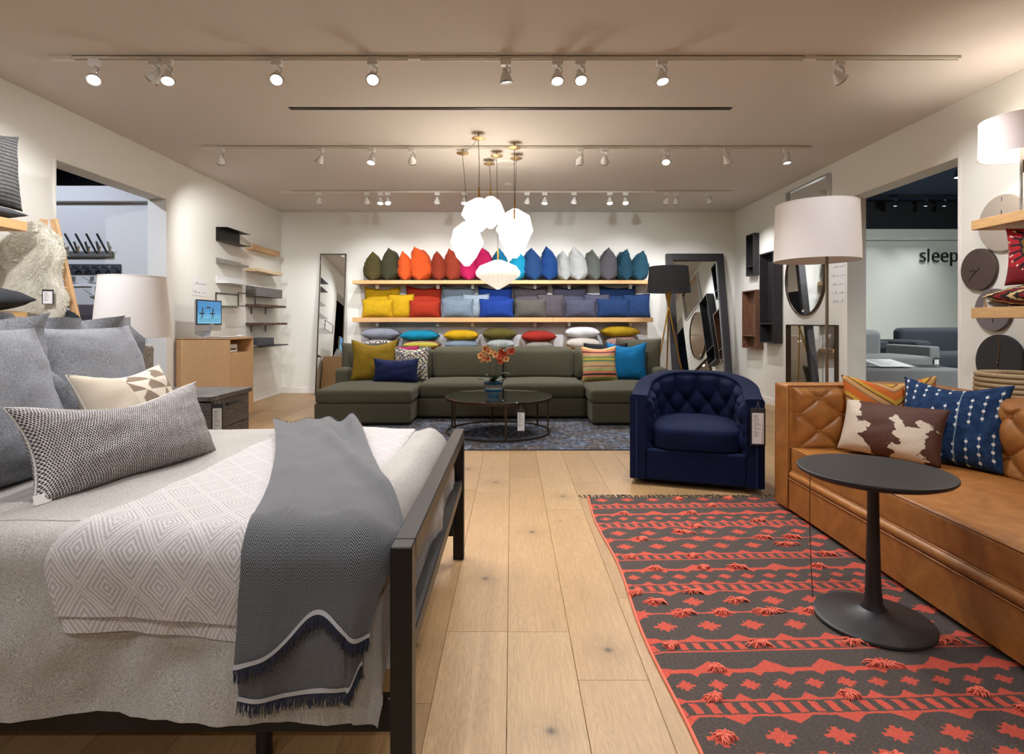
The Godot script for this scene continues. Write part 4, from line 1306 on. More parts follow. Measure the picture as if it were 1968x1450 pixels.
func rugs():
	# woollen kilim in coral and brown
	var t = thing("kilim_rug", "coral and dark brown flatwoven rug with tufted yarn motifs", "rug", Vector3.ZERO)
	var x0 = 0.53
	var x1 = 2.29
	var z0 = 1.2
	var z1 = 3.94
	var s = sheet(func(u, v):
		var x = lerpf(x0, x1, u)
		var z = lerpf(z0, z1, v)
		var hgt = 0.011 + nz.get_noise_2d(x * 3.0, z * 3.0) * 0.002
		if u == 0.0 or v == 1.0: hgt = 0.002
		var ze = z - 0.035 * (x - x0)
		return [Vector3(x + (0.012 * sin(z * 5.0) if u == 0.0 else 0.0), hgt, -z), Vector2((x - x0) / 1.76, 1.0 - (ze - 2.07) / 0.8)], 60, 90)
	obj("weave", s, M.kilim, t)
	var pts = []
	for k in 40: pts.append(Vector3(x0 - 0.002 + 0.012 * sin(lerpf(z0, z1, k / 39.0) * 5.0), 0.006, -lerpf(z0, z1, k / 39.0)))
	s = Sh.new(); s.tube(pts, 0.006, 6); obj("selvedge", s, M.coral_yarn, t)
	s = Sh.new()
	for k in 150:
		var x = lerpf(x0 - 0.03, x1, k / 149.0) + rng.randf_range(-0.005, 0.005)
		var l = rng.randf_range(0.03, 0.06)
		s.tube([Vector3(x, 0.006, -z1 + 0.01), Vector3(x + rng.randf_range(-0.015, 0.015), 0.008, -z1 - l * 0.5), Vector3(x + rng.randf_range(-0.02, 0.02), 0.003, -z1 - l)], 0.003, 4)
	obj("fringe", s, M.brown_yarn, t).set_meta("kind", "stuff")
	var tufts = []
	for k in 5:
		s = Sh.new()
		for q in 44:
			var an = rng.randf() * PI + (PI if q % 2 == 0 else 0.0)
			var l = rng.randf_range(0.014, 0.034)
			var d = Vector3(cos(an) * (1.7 if k > 2 else 1.0), 0, sin(an) * 0.75)
			var hh = rng.randf_range(0.006, 0.018)
			var c = Vector3(rng.randf_range(-0.012, 0.012) * (2.5 if k > 2 else 1.0), 0, rng.randf_range(-0.008, 0.008))
			s.tube([c + Vector3(0, 0.003, 0), c + d * l * 0.3 + Vector3(0, hh, 0), c + d * l * 0.75 + Vector3(0, hh * 0.8, 0), c + d * l + Vector3(0, 0.002, 0)], [0.002, 0.0028, 0.0028, 0.0018], 4)
		tufts.append(s.commit())
	for rep in range(-1, 3):
		for li in [[0.277, 0.176, 0.0, 0.62], [0.04, 0.352, 0.06, 0.5], [0.455, 0.264, 0.02, 0.4], [0.70, 0.206, -0.03, 0.4], [0.545, 0.44, 0.1, 0.45], [0.372, 0.352, 0.088, 0.3], [0.178, 0.352, 0.264, 0.3]]:
			var k = 0
			while true:
				var x = x0 + li[2] + k * li[1] + 0.02
				k += 1
				if x > 2.25: break
				if rng.randf() > li[3] or x < x0 + 0.03: continue
				var z = 2.07 + rep * 0.8 + li[0] + 0.035 * (x - x0)
				if z > 3.9 or z < 1.3 or x > 1.75: continue
				var o = obj("yarn_tuft", tufts[rng.randi() % 5], M.coral_yarn, t)
				o.position = Vector3(x + rng.randf_range(-0.02, 0.02), 0.01, -z)
				o.rotation.y = rng.randf_range(-0.3, 0.3)
	# worn blue oriental rug under the coffee table
	t = thing("oriental_rug", "faded blue and brown oriental rug under the glass coffee table", "rug", Vector3.ZERO)
	s = sheet(func(u, v):
		var e = 0.009 if (u > 0.0 and u < 1.0 and v > 0.0 and v < 1.0) else 0.001
		return [Vector3(lerpf(-1.75, 1.95, u), e, -lerpf(5.4, 7.9, v)), Vector2(u, 1.0 - v)], 40, 30)
	obj("pile", s, M.faded_rug, t)
	s = Sh.new(); s.box(Vector3(0.1, 0.004, -5.398), Vector3(3.7, 0.008, 0.012), 0.002); obj("binding", s, mat("rug_binding", "2a2c33", 1.0), t)

func tables():
	# round coffee table of dark glass
	var t = thing("coffee_table", "round smoked glass coffee table on a thin bronze frame", "table", Vector3(-0.146, 0.01, -6.3))
	var s = Sh.new(); s.lathe([Vector2(0.0, 0.388), Vector2(0.594, 0.388), Vector2(0.6, 0.391), Vector2(0.6, 0.397), Vector2(0.594, 0.4), Vector2(0.0, 0.4)], 72); obj("table_top", s, M.smoked_glass, t)
	for y in [[0.366, 0.386, "top_ring"], [0.0, 0.014, "base_ring"]]:
		s = Sh.new(); s.lathe([Vector2(0.572, y[0]), Vector2(0.59, y[0]), Vector2(0.59, y[1]), Vector2(0.572, y[1]), Vector2(0.572, y[0])], 64); obj(y[2], s, M.bronze, t)
	for k in 6:
		var an = TAU * k / 6.0 + 1.42
		s = Sh.new(); s.box(Vector3(cos(an) * 0.581, 0.19, sin(an) * 0.581), Vector3(0.012, 0.36, 0.022), 0.001, Basis(Vector3.UP, -an)); obj("leg", s, M.bronze, t)
	hang_tag("white price tag hanging under the glass coffee table edge", Vector3(0.098, 0.335, -5.757), 0.088, 0.225, 0.0, t)
	# pedestal side table
	t = thing("pedestal_table", "black pedestal side table with round top standing on the kilim", "table", Vector3(1.474, 0.013, -2.29))
	s = Sh.new(); s.lathe([Vector2(0.0, 0.585), Vector2(0.245, 0.588), Vector2(0.272, 0.6), Vector2(0.28, 0.609), Vector2(0.279, 0.616), Vector2(0.272, 0.619), Vector2(0.0, 0.619)], 64); obj("table_top", s, M.black_satin, t)
	s = Sh.new(); s.lathe([Vector2(0.046, 0.05), Vector2(0.034, 0.08), Vector2(0.029, 0.13), Vector2(0.026, 0.25), Vector2(0.022, 0.42), Vector2(0.021, 0.54), Vector2(0.03, 0.585)], 32); obj("stem", s, M.black_satin, t)
	s = Sh.new(); s.lathe([Vector2(0.0, 0.0), Vector2(0.212, 0.0), Vector2(0.218, 0.006), Vector2(0.216, 0.014), Vector2(0.2, 0.019), Vector2(0.12, 0.03), Vector2(0.07, 0.042), Vector2(0.046, 0.055)], 64); obj("foot", s, M.black_satin, t)
	s = Sh.new(); s.tube([Vector3(-0.268, 0.6, 0.02), Vector3(-0.27, 0.4, 0.02), Vector3(-0.262, 0.2, 0.02), Vector3(-0.258, 0.11, 0.022)], 0.0016, 5); obj("label_cord", s, M.bronze, t)
	# potted orchid
	t = thing("potted_orchid", "orchid with peach and pink blooms in a blue banded pot", "plant", Vector3(-0.2, 0.41, -6.22))
	s = Sh.new(); s.lathe([Vector2(0.0, 0.0), Vector2(0.068, 0.0), Vector2(0.07, 0.012), Vector2(0.066, 0.03), Vector2(0.09, 0.055), Vector2(0.1, 0.075), Vector2(0.097, 0.1), Vector2(0.101, 0.13), Vector2(0.106, 0.16), Vector2(0.1, 0.163), Vector2(0.095, 0.15), Vector2(0.0, 0.15)], 36)
	for k in s.t.size(): s.t[k] = Vector2(s.t[k].x, 1.0 - clampf(s.t[k].y / 0.163, 0.01, 0.99))
	obj("pot", s, M.pot, t)
	s = Sh.new(); s.lathe([Vector2(0.094, 0.15), Vector2(0.05, 0.156), Vector2(0.0, 0.158)], 24); obj("moss", s, M.soil, t)
	for l in [[0.15, 0.24, 0.30, 0.045], [2.6, 0.12, 0.26, 0.022], [1.9, 0.26, 0.14, 0.04], [3.4, 0.22, 0.10, 0.03], [-0.5, 0.2, 0.09, 0.04], [0.9, 0.18, 0.2, 0.045]]:
		var rows = []
		var us = []
		for k in 9:
			var q = k / 8.0
			var c = Vector3(cos(l[0]) * l[1] * q * 0.8, 0.155 + l[2] * (q - q * q * 0.72), sin(l[0]) * l[1] * q * 0.8)
			var w = l[3] * pow(sin(PI * clampf(q * 0.9 + 0.08, 0, 1)), 0.7)
			var pd = Vector3(-sin(l[0]), 0, cos(l[0]))
			rows.append([c - pd * w + Vector3(0, 0.008, 0), c, c + pd * w + Vector3(0, 0.008, 0)])
			us.append([Vector2(0, q), Vector2(0.5, q), Vector2(1, q)])
		s = Sh.new(); s.grid(rows, us); obj("leaf", s, M.leaf, t)
	var pink = mat("pink_petal", "e08078", 0.7, {"tex": "petal", "back": "5a4040"})
	for st in [[-0.035, 0.53, -0.13, 0.0], [0.03, 0.5, 0.17, 0.02]]:
		s = Sh.new(); s.tube([Vector3(st[0], 0.15, 0), Vector3(st[0] * 1.1, 0.32, st[3]), Vector3(st[0], st[1] - 0.09, st[3]), Vector3(lerpf(st[0], st[2], 0.5), st[1], st[3]), Vector3(st[2], st[1] - 0.02, st[3])], 0.0035, 6); obj("stem", s, M.stem, t)
		for k in 9:
			var fx = lerpf(st[0] * 1.2, st[2] * 1.12, k / 8.0) + rng.randf_range(-0.03, 0.03)
			var fy = st[1] - 0.045 + rng.randf_range(-0.075, 0.055)
			var fo = Node3D.new(); fo.name = "blossom"; t.add_child(fo, true)
			fo.position = Vector3(fx, fy, st[3] + rng.randf_range(0.0, 0.05))
			fo.rotation = Vector3(rng.randf_range(-0.6, 0.5), rng.randf_range(-0.9, 0.9), rng.randf_range(-0.5, 0.5))
			for p in 5:
				var an = TAU * p / 5.0 + 0.3
				var d = Vector3(cos(an), sin(an), 0)
				var pd = Vector3(-sin(an), cos(an), 0)
				var rows = []
				var us = []
				for j in 6:
					var q = j / 5.0
					var w = 0.019 * pow(sin(PI * clampf(q * 0.82 + 0.12, 0, 1)), 0.6)
					var c = d * 0.042 * q + Vector3(0, 0, 0.012 * q * q + 0.004)
					rows.append([c - pd * w + Vector3(0, 0, 0.004), c, c + pd * w + Vector3(0, 0, 0.004)])
					us.append([Vector2(0, 1 - q), Vector2(0.5, 1 - q), Vector2(1, 1 - q)])
				s = Sh.new(); s.grid(rows, us); obj("petal", s, M.petal if st[0] < 0 or k % 3 == 0 else pink, fo)
			s = Sh.new(); s.soft(Vector3(0, -0.004, 0.014), Vector3(0.014, 0.018, 0.014), 0.0068, Vector3.ZERO, 1); obj("lip", s, mat("lip", "b24a50", 0.7), fo)

const COL := {"olive": "4d4626", "darkolive": "3a3a26", "orange": "c8501e", "rust": "8a3420", "magenta": "b01a52", "teal": "176a8e", "turq": "1487ab", "navyblue": "1c3c68", "blue": "173f78", "lgrey": "a9adab", "ggreen": "595e58", "grey": "57555a", "dteal": "22485a", "yellow": "cda51a", "red": "a8321c", "greyblue": "7d8d9e", "lblue": "96a7b5", "royal": "1f3f92", "dgrey": "58545a", "slate": "55566a", "navy": "26406e", "taupe": "5c5a54", "mustard": "b3931c", "silver": "8d93a0", "white": "e2e4e8", "cream": "d9d2c8", "fur": "8d8880", "mid_olive": "5c5426", "scarlet": "9c2c22"}
const NAMES := {"olive": "brown-olive", "darkolive": "dark olive", "teal": "teal blue", "turq": "turquoise", "navyblue": "navy blue", "lgrey": "light grey", "ggreen": "green-grey", "dteal": "dark teal", "greyblue": "grey-blue", "lblue": "pale blue", "royal": "royal blue", "dgrey": "dark grey", "mid_olive": "olive", "fur": "grey shaggy"}
const ORD := ["leftmost", "second from left", "third from left", "fourth from left", "fifth from left", "sixth from left", "seventh from left", "eighth from left", "ninth from left", "tenth from left", "ninth from right", "eighth from right", "seventh from right", "sixth from right", "fifth from right", "fourth from right", "third from right", "second from right", "rightmost"]

func cname(k): return NAMES.get(k, k)

func back_shelves():
	var s
	# pale backing with upright battens
	s = Sh.new(); s.box(Vector3(-0.155, 1.02, BZ + 0.01), Vector3(4.9, 2.0, 0.02), 0.002)
	var bk = struct("trim_5", s, M.panel_white, "white backing board with upright battens behind the cushion shelves")
	for x in [-2.28, -1.25, -0.66, 0.4, 0.98, 2.02]:
		s = Sh.new(); s.box(Vector3(x, 1.02, BZ + 0.03), Vector3(0.075, 2.0, 0.022), 0.003); obj("batten", s, M.panel_white, bk)
	for a in [[1.873, 1.933, "top", -0.85], [1.235, 1.311, "middle", 0.69], [0.72, 0.775, "lowest", 0.1]]:
		var t = thing("wall_shelf", "long maple shelf on the back wall, the %s one" % a[2], "shelf", Vector3(-0.145, a[0], -9.56), 0.0, "cushion shelves")
		var h = a[1] - a[0]
		var j = a[3] + 0.145
		s = Sh.new(); s.box(Vector3((-2.505 + j) * 0.5, h * 0.5, 0), Vector3(j + 2.505 - 0.002, h, 0.42), 0.002); obj("board", s, M.shelf_maple, t)
		s = Sh.new(); s.box(Vector3((2.505 + j) * 0.5, h * 0.5, 0), Vector3(2.505 - j - 0.002, h, 0.42), 0.002, Basis(), Vector2(0.1, 0.7)); obj("board", s, M.shelf_maple, t)
		for x in [-2.28, -1.25, -0.66, 0.4, 0.98, 2.02]:
			s = Sh.new(); s.box(Vector3(x + 0.145, -0.035, -0.06), Vector3(0.05, 0.07, 0.2), 0.003); obj("bracket", s, M.white_paint, t)
	# cushions standing edge-on on the top shelf: colour, x, seen width, height, where the peak is
	var top = [["olive", -2.341, 0.271, 0.481, 0.05], ["darkolive", -2.056, 0.28, 0.542, 0.12], ["orange", -1.798, 0.219, 0.49, -0.18], ["orange", -1.522, 0.332, 0.56, -0.24], ["rust", -1.234, 0.227, 0.49, -0.15], ["rust", -0.984, 0.271, 0.534, -0.15], ["magenta", -0.731, 0.254, 0.516, 0.02], ["magenta", -0.459, 0.289, 0.569, -0.17], ["teal", -0.184, 0.245, 0.534, -0.18], ["turq", 0.079, 0.28, 0.46, 0.3], ["navyblue", 0.367, 0.297, 0.542, -0.21], ["blue", 0.647, 0.263, 0.569, -0.2], ["lgrey", 0.884, 0.21, 0.499, -0.25], ["lgrey", 1.133, 0.289, 0.56, -0.3], ["ggreen", 1.382, 0.227, 0.516, -0.3], ["grey", 1.636, 0.28, 0.551, 0.0], ["dteal", 1.899, 0.227, 0.525, 0.0], ["dteal", 2.157, 0.271, 0.499, 0.21]]
	for k in top.size():
		var a = top[k]
		var depth = 0.4
		var g = cushion(depth, a[3], a[2] * 1.12, {"seed": k + 2.0, "pinch": 0.1, "wr": 0.14, "crease": 0.9, "sag": 0.32, "n": 26})
		# pull the outer top corner to one side, as a cushion slumps
		for q in g.v.size():
			var p = g.v[q]
			var kk = pow(clampf(p.y / a[3], 0, 1), 3.0)
			g.v[q] = Vector3(p.x, p.y, p.z + a[4] * a[2] * kk * (1.0 if p.x > -0.1 else 0.4) * -1.0)
		var t = set_cushion("velvet_cushion", "%s velvet cushion standing edge-on on the top shelf, %s" % [cname(a[0]), ORD[k]], "cushions on the top shelf", g, velvet(a[0], COL[a[0]]), Vector3(a[1], 1.934, -9.535), -PI * 0.5 + (0.12 if k % 2 == 0 else -0.1), 0.0)
		t.set_meta("group", "cushions on the top shelf")
	# three ranks on the middle shelf
	var ranks = [["back", -9.59, [["yellow", -2.211, 0.62, 0.511], ["red", -1.499, 0.61, 0.529], ["greyblue", -0.911, 0.58, 0.545], ["royal", -0.279, 0.59, 0.52], ["dgrey", 0.318, 0.6, 0.53], ["slate", 0.999, 0.6, 0.54], ["navy", 1.817, 0.63, 0.53]], "large %s velvet cushion in the rear rank of the middle shelf"],
		["mid", -9.52, [["yellow", -1.878, 0.45, 0.394], ["lblue", -0.607, 0.46, 0.394], ["dgrey", 0.664, 0.47, 0.394], ["slate", 1.451, 0.44, 0.394], ["navy", 2.12, 0.47, 0.394]], "square %s velvet cushion between the ranks of the middle shelf"],
		["front", -9.41, [["yellow", -2.246, 0.53, 0.294], ["red", -1.457, 0.52, 0.277], ["greyblue", -0.907, 0.54, 0.303], ["royal", -0.253, 0.58, 0.303], ["taupe", 0.314, 0.54, 0.303], ["slate", 1.156, 0.53, 0.303], ["navy", 1.705, 0.55, 0.303]], "oblong %s velvet cushion in the front rank of the middle shelf"]]
	for r in ranks:
		for k in r[2].size():
			var a = r[2][k]
			var g = cushion(a[2], a[3] / 0.97, 0.16 if r[0] == "front" else 0.14, {"seed": k * 1.7 + 3.0, "pinch": 0.07, "dip": 0.06 if r[0] == "back" else 0.02, "wr": 0.08, "n": 14})
			var vm = velvet(a[0], COL[a[0]])
			var t = set_cushion("velvet_cushion", r[3] % cname(a[0]), "cushions on the middle shelf", g, vm, Vector3(a[1], 1.314, r[1]), 0.0, 0.09)
			seam(t, a[2], a[3] / 0.97, vm, 0.07, 0.06 if r[0] == "back" else 0.02)
	# pairs of cushions lying flat on the lowest shelf
	var flat = [["silver", -2.185, 0.64, 0.943, 1.126], ["turq", -1.545, 0.64, 0.917, 1.091], ["yellow", -0.844, 0.59, 0.925, 1.099], ["mid_olive", -0.191, 0.59, 0.943, 1.126], ["scarlet", 0.457, 0.6, 0.9, 1.082], ["white", 1.184, 0.59, 0.969, 1.152], ["mustard", 1.832, 0.64, 0.986, 1.16],
		["ogee", -2.219, 0.56, 0.778, 0.955], ["stripes", -1.506, 0.6, 0.778, 0.93], ["greyblue", -0.831, 0.57, 0.778, 0.938], ["houndstooth", -0.178, 0.48, 0.778, 0.955], ["fur", 0.47, 0.47, 0.778, 0.912], ["cream", 1.197, 0.57, 0.778, 0.982], ["floral", 1.854, 0.59, 0.778, 0.998]]
	for k in flat.size():
		var a = flat[k]
		var th = a[4] - a[3]
		var g = cushion(a[2], 0.4, th * 1.06, {"seed": k + 20.0, "pinch": 0.05, "wr": 0.12, "sag": 0.0, "n": 16})
		var pat = {"ogee": "white cushion with dark ogee print", "stripes": "multicoloured striped cushion", "houndstooth": "black and white checked cushion", "floral": "pink floral cushion"}
		var mm = mat("print_" + a[0], "ffffff", 0.9, {"tex": a[0]}) if pat.has(a[0]) else velvet(a[0], COL[a[0]])
		var what = pat.get(a[0], cname(a[0]) + " cushion")
		var t = set_cushion("stacked_cushion", "%s lying flat, %s of its pair behind the sofa" % [what, "upper" if k < 7 else "lower"], "cushions lying behind the sofa", g, mm, Vector3(a[1], (a[3] + a[4]) * 0.5, -9.3), 0.0, PI * 0.5)
		if k % 3 == 0: t.rotate_y(0.06)

func facet(prof, n, twist = true): # flat-faced lantern: rings turned by half a step
	var s = Sh.new()
	for k in prof.size() - 1:
		for j in n:
			var h0 = 0.5 if twist and k % 2 == 1 else 0.0
			var h1 = 0.5 if twist and k % 2 == 0 else 0.0
			var P = func(q, p): return Vector3(p.x * cos(TAU * q / n), p.y, p.x * sin(TAU * q / n))
			var a = P.call(j + h0, prof[k])
			var b = P.call(j + 1 + h0, prof[k])
			var c = P.call(j + h1, prof[k + 1])
			var d = P.call(j + 1 + h1, prof[k + 1])
			if not twist: s.quad(a, c, d, b)
			elif k % 2 == 0: # c lies between a and b
				if prof[k].x > 0.001: s.tri(a, c, b)
				if prof[k + 1].x > 0.001: s.tri(b, c, d)
			else:
				var c1 = P.call(j + 1, prof[k + 1])
				var c0 = P.call(j, prof[k + 1])
				if prof[k + 1].x > 0.001: s.tri(a, c0, c1)
				if prof[k].x > 0.001: s.tri(a, c1, b)
	return s

func pendants():
	var canopy = [[-0.54, -6.2], [-0.335, -5.7], [-0.26, -6.62], [-0.165, -6.3], [0.03, -6.0], [0.055, -6.4]]
	# x, z, bottom, height, width, canopy, label
	var ps = [[-0.482, -6.05, 1.84, 0.47, 0.36, 0, "glowing faceted paper pendant hanging lowest at the left of the cluster"],
		[-0.325, -5.62, 2.14, 0.33, 0.35, 1, "glowing faceted paper pendant in front, upper left of the cluster"],
		[-0.245, -6.62, 2.34, 0.37, 0.32, 2, "glowing faceted paper pendant hanging highest, at the rear of the cluster"],
		[0.04, -6.4, 2.03, 0.49, 0.43, 5, "large glowing faceted paper pendant at the right of the cluster"],
		[0.03, -5.92, 1.91, 0.4, 0.33, 4, "smaller glowing faceted paper pendant before the large right-hand one"],
		[-0.146, -6.1, 1.59, 0.32, 0.495, 3, "wide pleated paper pendant, lowest of the cluster above the coffee table"]]
	for k in ps.size():
		var a = ps[k]
		var t = thing("pendant_lamp", a[6], "pendant", Vector3(a[0], a[2], a[1]), 0.4 * k, "paper pendant lamps")
		var H = a[3]
		var R = a[4] * 0.5
		var s
		if k < 5:
			s = facet([Vector2(0.03, 0.0), Vector2(R * 0.62, H * 0.2), Vector2(R * 1.02, H * 0.52), Vector2(R * 0.78, H * 0.84), Vector2(0.04, H)], 7)
			obj("shade", s, M.paper_shade, t)
		else:
			s = Sh.new()
			var prof = [Vector2(0.02, 0.0), Vector2(0.14, 0.07), Vector2(0.232, 0.14), Vector2(0.245, 0.185), Vector2(0.2, 0.25), Vector2(0.05, 0.31)]
			var n = 28
			for q in prof.size() - 1:
				for j in n * 2:
					var f = func(e, p, w): 
						var rr = p.x * (1.0 if e % 2 == 0 else 1.0 - w)
						return Vector3(rr * cos(PI * e / n), p.y + (0.0 if e % 2 == 0 else 0.006), rr * sin(PI * e / n))
					var w0 = 0.14 if q > 0 else 0.0
					s.quad(f.call(j, prof[q], w0), f.call(j, prof[q + 1], 0.14), f.call(j + 1, prof[q + 1], 0.14), f.call(j + 1, prof[q], w0))
			obj("pleated_shade", s, M.paper_shade_dim, t)
		s = Sh.new(); s.lathe([Vector2(0.009, H - 0.005), Vector2(0.009, H + 0.11), Vector2(0.004, H + 0.115)], 10); obj("socket_stem", s, M.brass, t)
		omni(t, Vector3(0, H * 0.5, 0), 0.3 if k < 5 else 0.25, "fff0dc", 0.1)
		var c = canopy[a[5]]
		var cy = CH - 0.05
		var rel = Vector3(c[0], cy, c[1]) - t.position
		rel = rel.rotated(Vector3.UP, -t.rotation.y)
		s = Sh.new(); s.tube([Vector3(0, H + 0.11, 0), Vector3(0, H + 0.11, 0).lerp(rel, 0.5) + Vector3(0.004, 0, 0), rel + Vector3(0, -0.02, 0)], 0.003, 6); obj("cord", s, M.bronze, t)
		s = Sh.new(); s.lathe([Vector2(0.0, -0.02), Vector2(0.02, -0.02), Vector2(0.068, -0.004), Vector2(0.07, 0.0), Vector2(0.03, 0.006), Vector2(0.008, 0.01), Vector2(0.008, 0.05)], 24, rel); obj("canopy", s, M.pale_brass, t)
		s = Sh.new(); s.tube([rel + Vector3(0.0, 0.012, 0.0), rel + Vector3(0.014, 0.022, 0), rel + Vector3(0.0, 0.034, 0)], 0.003, 5); obj("hook", s, M.steel, t)
		if k in [0, 2]:
			var near = Vector3(canopy[1 if k == 0 else 3][0], cy, canopy[1 if k == 0 else 3][1]) - t.position
			near = near.rotated(Vector3.UP, -t.rotation.y)
			s = Sh.new(); s.tube([rel, rel.lerp(near, 0.3) + Vector3(0, -0.02, 0), rel.lerp(near, 0.7) + Vector3(0, -0.015, 0), near], 0.004, 6); obj("swag_cord", s, M.steel, t)

# framed mirror: local x across, y up, facing +z
func mirror_at(called, label, w, h, fr, d, m, tr, group = ""):
	var t = Node3D.new()
	t.name = numbered(called); add_child(t); t.transform = tr
	tag(t, label, "mirror", group)
	var s = Sh.new(); s.box(Vector3(0, h * 0.5, -d * 0.35), Vector3(w - fr, h - fr, d * 0.2), 0.0); obj("backing", s, M.black_satin, t)
	s = Sh.new(); s.quad(Vector3(-w * 0.5 + fr * 0.5, fr * 0.5, -d * 0.2), Vector3(w * 0.5 - fr * 0.5, fr * 0.5, -d * 0.2), Vector3(w * 0.5 - fr * 0.5, h - fr * 0.5, -d * 0.2), Vector3(-w * 0.5 + fr * 0.5, h - fr * 0.5, -d * 0.2)); obj("glass", s, M.mirror, t)
	for x in [-1.0, 1.0]:
		s = Sh.new(); s.box(Vector3(x * (w - fr) * 0.5, h * 0.5, 0), Vector3(fr, h, d), minf(0.004, fr * 0.2)); obj("stile", s, m, t)
	for y in [fr * 0.5, h - fr * 0.5]:
		s = Sh.new(); s.box(Vector3(0, y, 0), Vector3(w - fr * 2.0, fr, d), minf(0.004, fr * 0.2)); obj("rail", s, m, t)
	return t

func mirrors():
	var lean = Basis(Vector3.RIGHT, -0.2)
	mirror_at("floor_mirror", "large leaning floor mirror in a wide ebony frame", 0.985, 2.45, 0.115, 0.07, M.ebony, Transform3D(lean, Vector3(3.15, 0.007, -9.2)))
	var t = mirror_at("floor_mirror", "tall narrow leaning mirror in a thin steel frame beside the shelves", 0.447, 2.43, 0.012, 0.03, M.bronze, Transform3D(Basis(Vector3.RIGHT, -0.115), Vector3(-3.078, 0.002, -9.44)))
	var s = Sh.new(); s.box(Vector3(0.17, 2.39, 0.005), Vector3(0.045, 0.02, 0.004), 0.001); obj("sticker", s, M.paper, t)
	var side = Basis(Vector3.UP, -PI * 0.5)
	mirror_at("wall_mirror", "rectangular steel-framed mirror high on the right wall by the ceiling", 1.06, 0.64, 0.02, 0.045, M.chrome, Transform3D(side, Vector3(RX - 0.023, 2.4, -7.32)))
	mirror_at("wall_mirror", "rectangular dark-framed mirror low on the right wall behind the leather sofa", 1.19, 1.08, 0.016, 0.05, M.bronze, Transform3D(side, Vector3(RX - 0.026, 0.12, -7.235)))
	t = thing("round_mirror", "round mirror with thin dark rim on the right wall", "mirror", Vector3(RX - 0.03, 1.81, -7.38))
	t.basis = side
	var R = 0.49
	s = Sh.new()
	for k in 64:
		var a = Vector3(cos(TAU * k / 64.0), sin(TAU * k / 64.0), 0) * (R - 0.008)
		var b = Vector3(cos(TAU * (k + 1) / 64.0), sin(TAU * (k + 1) / 64.0), 0) * (R - 0.008)
		s.tri(Vector3.ZERO, a, b)
	obj("glass", s, M.mirror, t)
	s = Sh.new(); s.lathe([Vector2(R - 0.012, -0.028), Vector2(R, -0.028), Vector2(R, 0.012), Vector2(R - 0.01, 0.012), Vector2(R - 0.01, -0.002)], 64)
	var o = obj("rim", s, M.bronze, t); o.basis = Basis(Vector3.RIGHT, PI * 0.5)
	s = Sh.new(); s.box(Vector3(-0.02, -0.43, 0.003), Vector3(0.05, 0.03, 0.002), 0.0005); obj("sticker", s, M.paper, t)

func drum(t, r0, r1, y0, y1, m, c = Vector3.ZERO): # lamp shade: wall with thickness and rims
	var s = Sh.new(); s.lathe([Vector2(r0 - 0.003, y0), Vector2(r0, y0), Vector2(r1, y1), Vector2(r1 - 0.003, y1), Vector2(r0 - 0.003, y0)], 56, c); var o = obj("lamp_shade", s, m, t)
	for q in [[r0, y0], [r1, y1]]:
		s = Sh.new(); s.lathe([Vector2(q[0] - 0.004, q[1] - 0.003), Vector2(q[0] + 0.002, q[1] - 0.003), Vector2(q[0] + 0.002, q[1] + 0.004), Vector2(q[0] - 0.004, q[1] + 0.004)], 56, c); obj("shade_ring", s, m, o)
	return o

func floor_lamps():
	var s
	var t = thing("floor_lamp", "tall floor lamp with white drum shade behind the leather sofa", "lamp", Vector3(2.29, 0, -4.08))
	drum(t, 0.285, 0.272, 1.68, 2.085, M.shade_white, Vector3(-0.075, 0, 0))
	s = Sh.new(); s.tube([Vector3(0, 0.02, 0), Vector3(0, 1.9, 0)], 0.011, 12); obj("pole", s, mat("nickel", "a59a8c", 0.3, {"metal": 1.0}), t)
	s = Sh.new(); s.tube([Vector3(0, 1.88, 0), Vector3(-0.075, 1.9, 0), Vector3(-0.075, 1.78, 0)], 0.008, 8); obj("lamp_arm", s, M.nickel, t)
	s = Sh.new(); s.tube([Vector3(-0.13, 1.82, 0.1), Vector3(-0.13, 1.69, 0.1)], 0.003, 6); obj("pull_chain", s, M.nickel, t)
	for k in 3:
		var an = TAU * k / 3.0 + 0.5
		s = Sh.new(); s.tube([Vector3(-0.075, 1.9, 0), Vector3(-0.075 + cos(an) * 0.28, 1.9, sin(an) * 0.28)], 0.0025, 5); obj("spoke", s, M.nickel, t)
	s = Sh.new(); s.lathe([Vector2(0.0, 0.0), Vector2(0.15, 0.0), Vector2(0.15, 0.016), Vector2(0.02, 0.022), Vector2(0.011, 0.03)], 36); obj("base", s, M.nickel, t)
	t = thing("tripod_lamp", "brass tripod floor lamp with black drum shade", "lamp", Vector3(2.41, 0, -8.62))
	drum(t, 0.325, 0.29, 1.69, 2.08, M.shade_black)
	s = Sh.new(); s.lathe([Vector2(0.0, 1.62), Vector2(0.02, 1.62), Vector2(0.02, 1.9), Vector2(0.0, 1.9)], 12); obj("socket", s, M.brass, t)
	for k in 3:
		var an = TAU * k / 3.0 + 2.7
		var lo = Vector3(cos(an) * 0.32, 0, sin(an) * 0.24)
		var kx = Vector3(cos(an) * -0.004, 1.49, sin(an) * -0.004)
		var hi = kx + (kx - lo) * 0.17 + Vector3(0, 0.0, 0)
		s = Sh.new(); s.tube([lo, hi], [0.009, 0.013], 10); obj("leg", s, M.brass, t)
	s = Sh.new(); s.soft(Vector3(0, 1.49, 0), Vector3(0.04, 0.03, 0.04), 0.014, Vector3.ZERO, 2); obj("joint", s, M.brass, t)

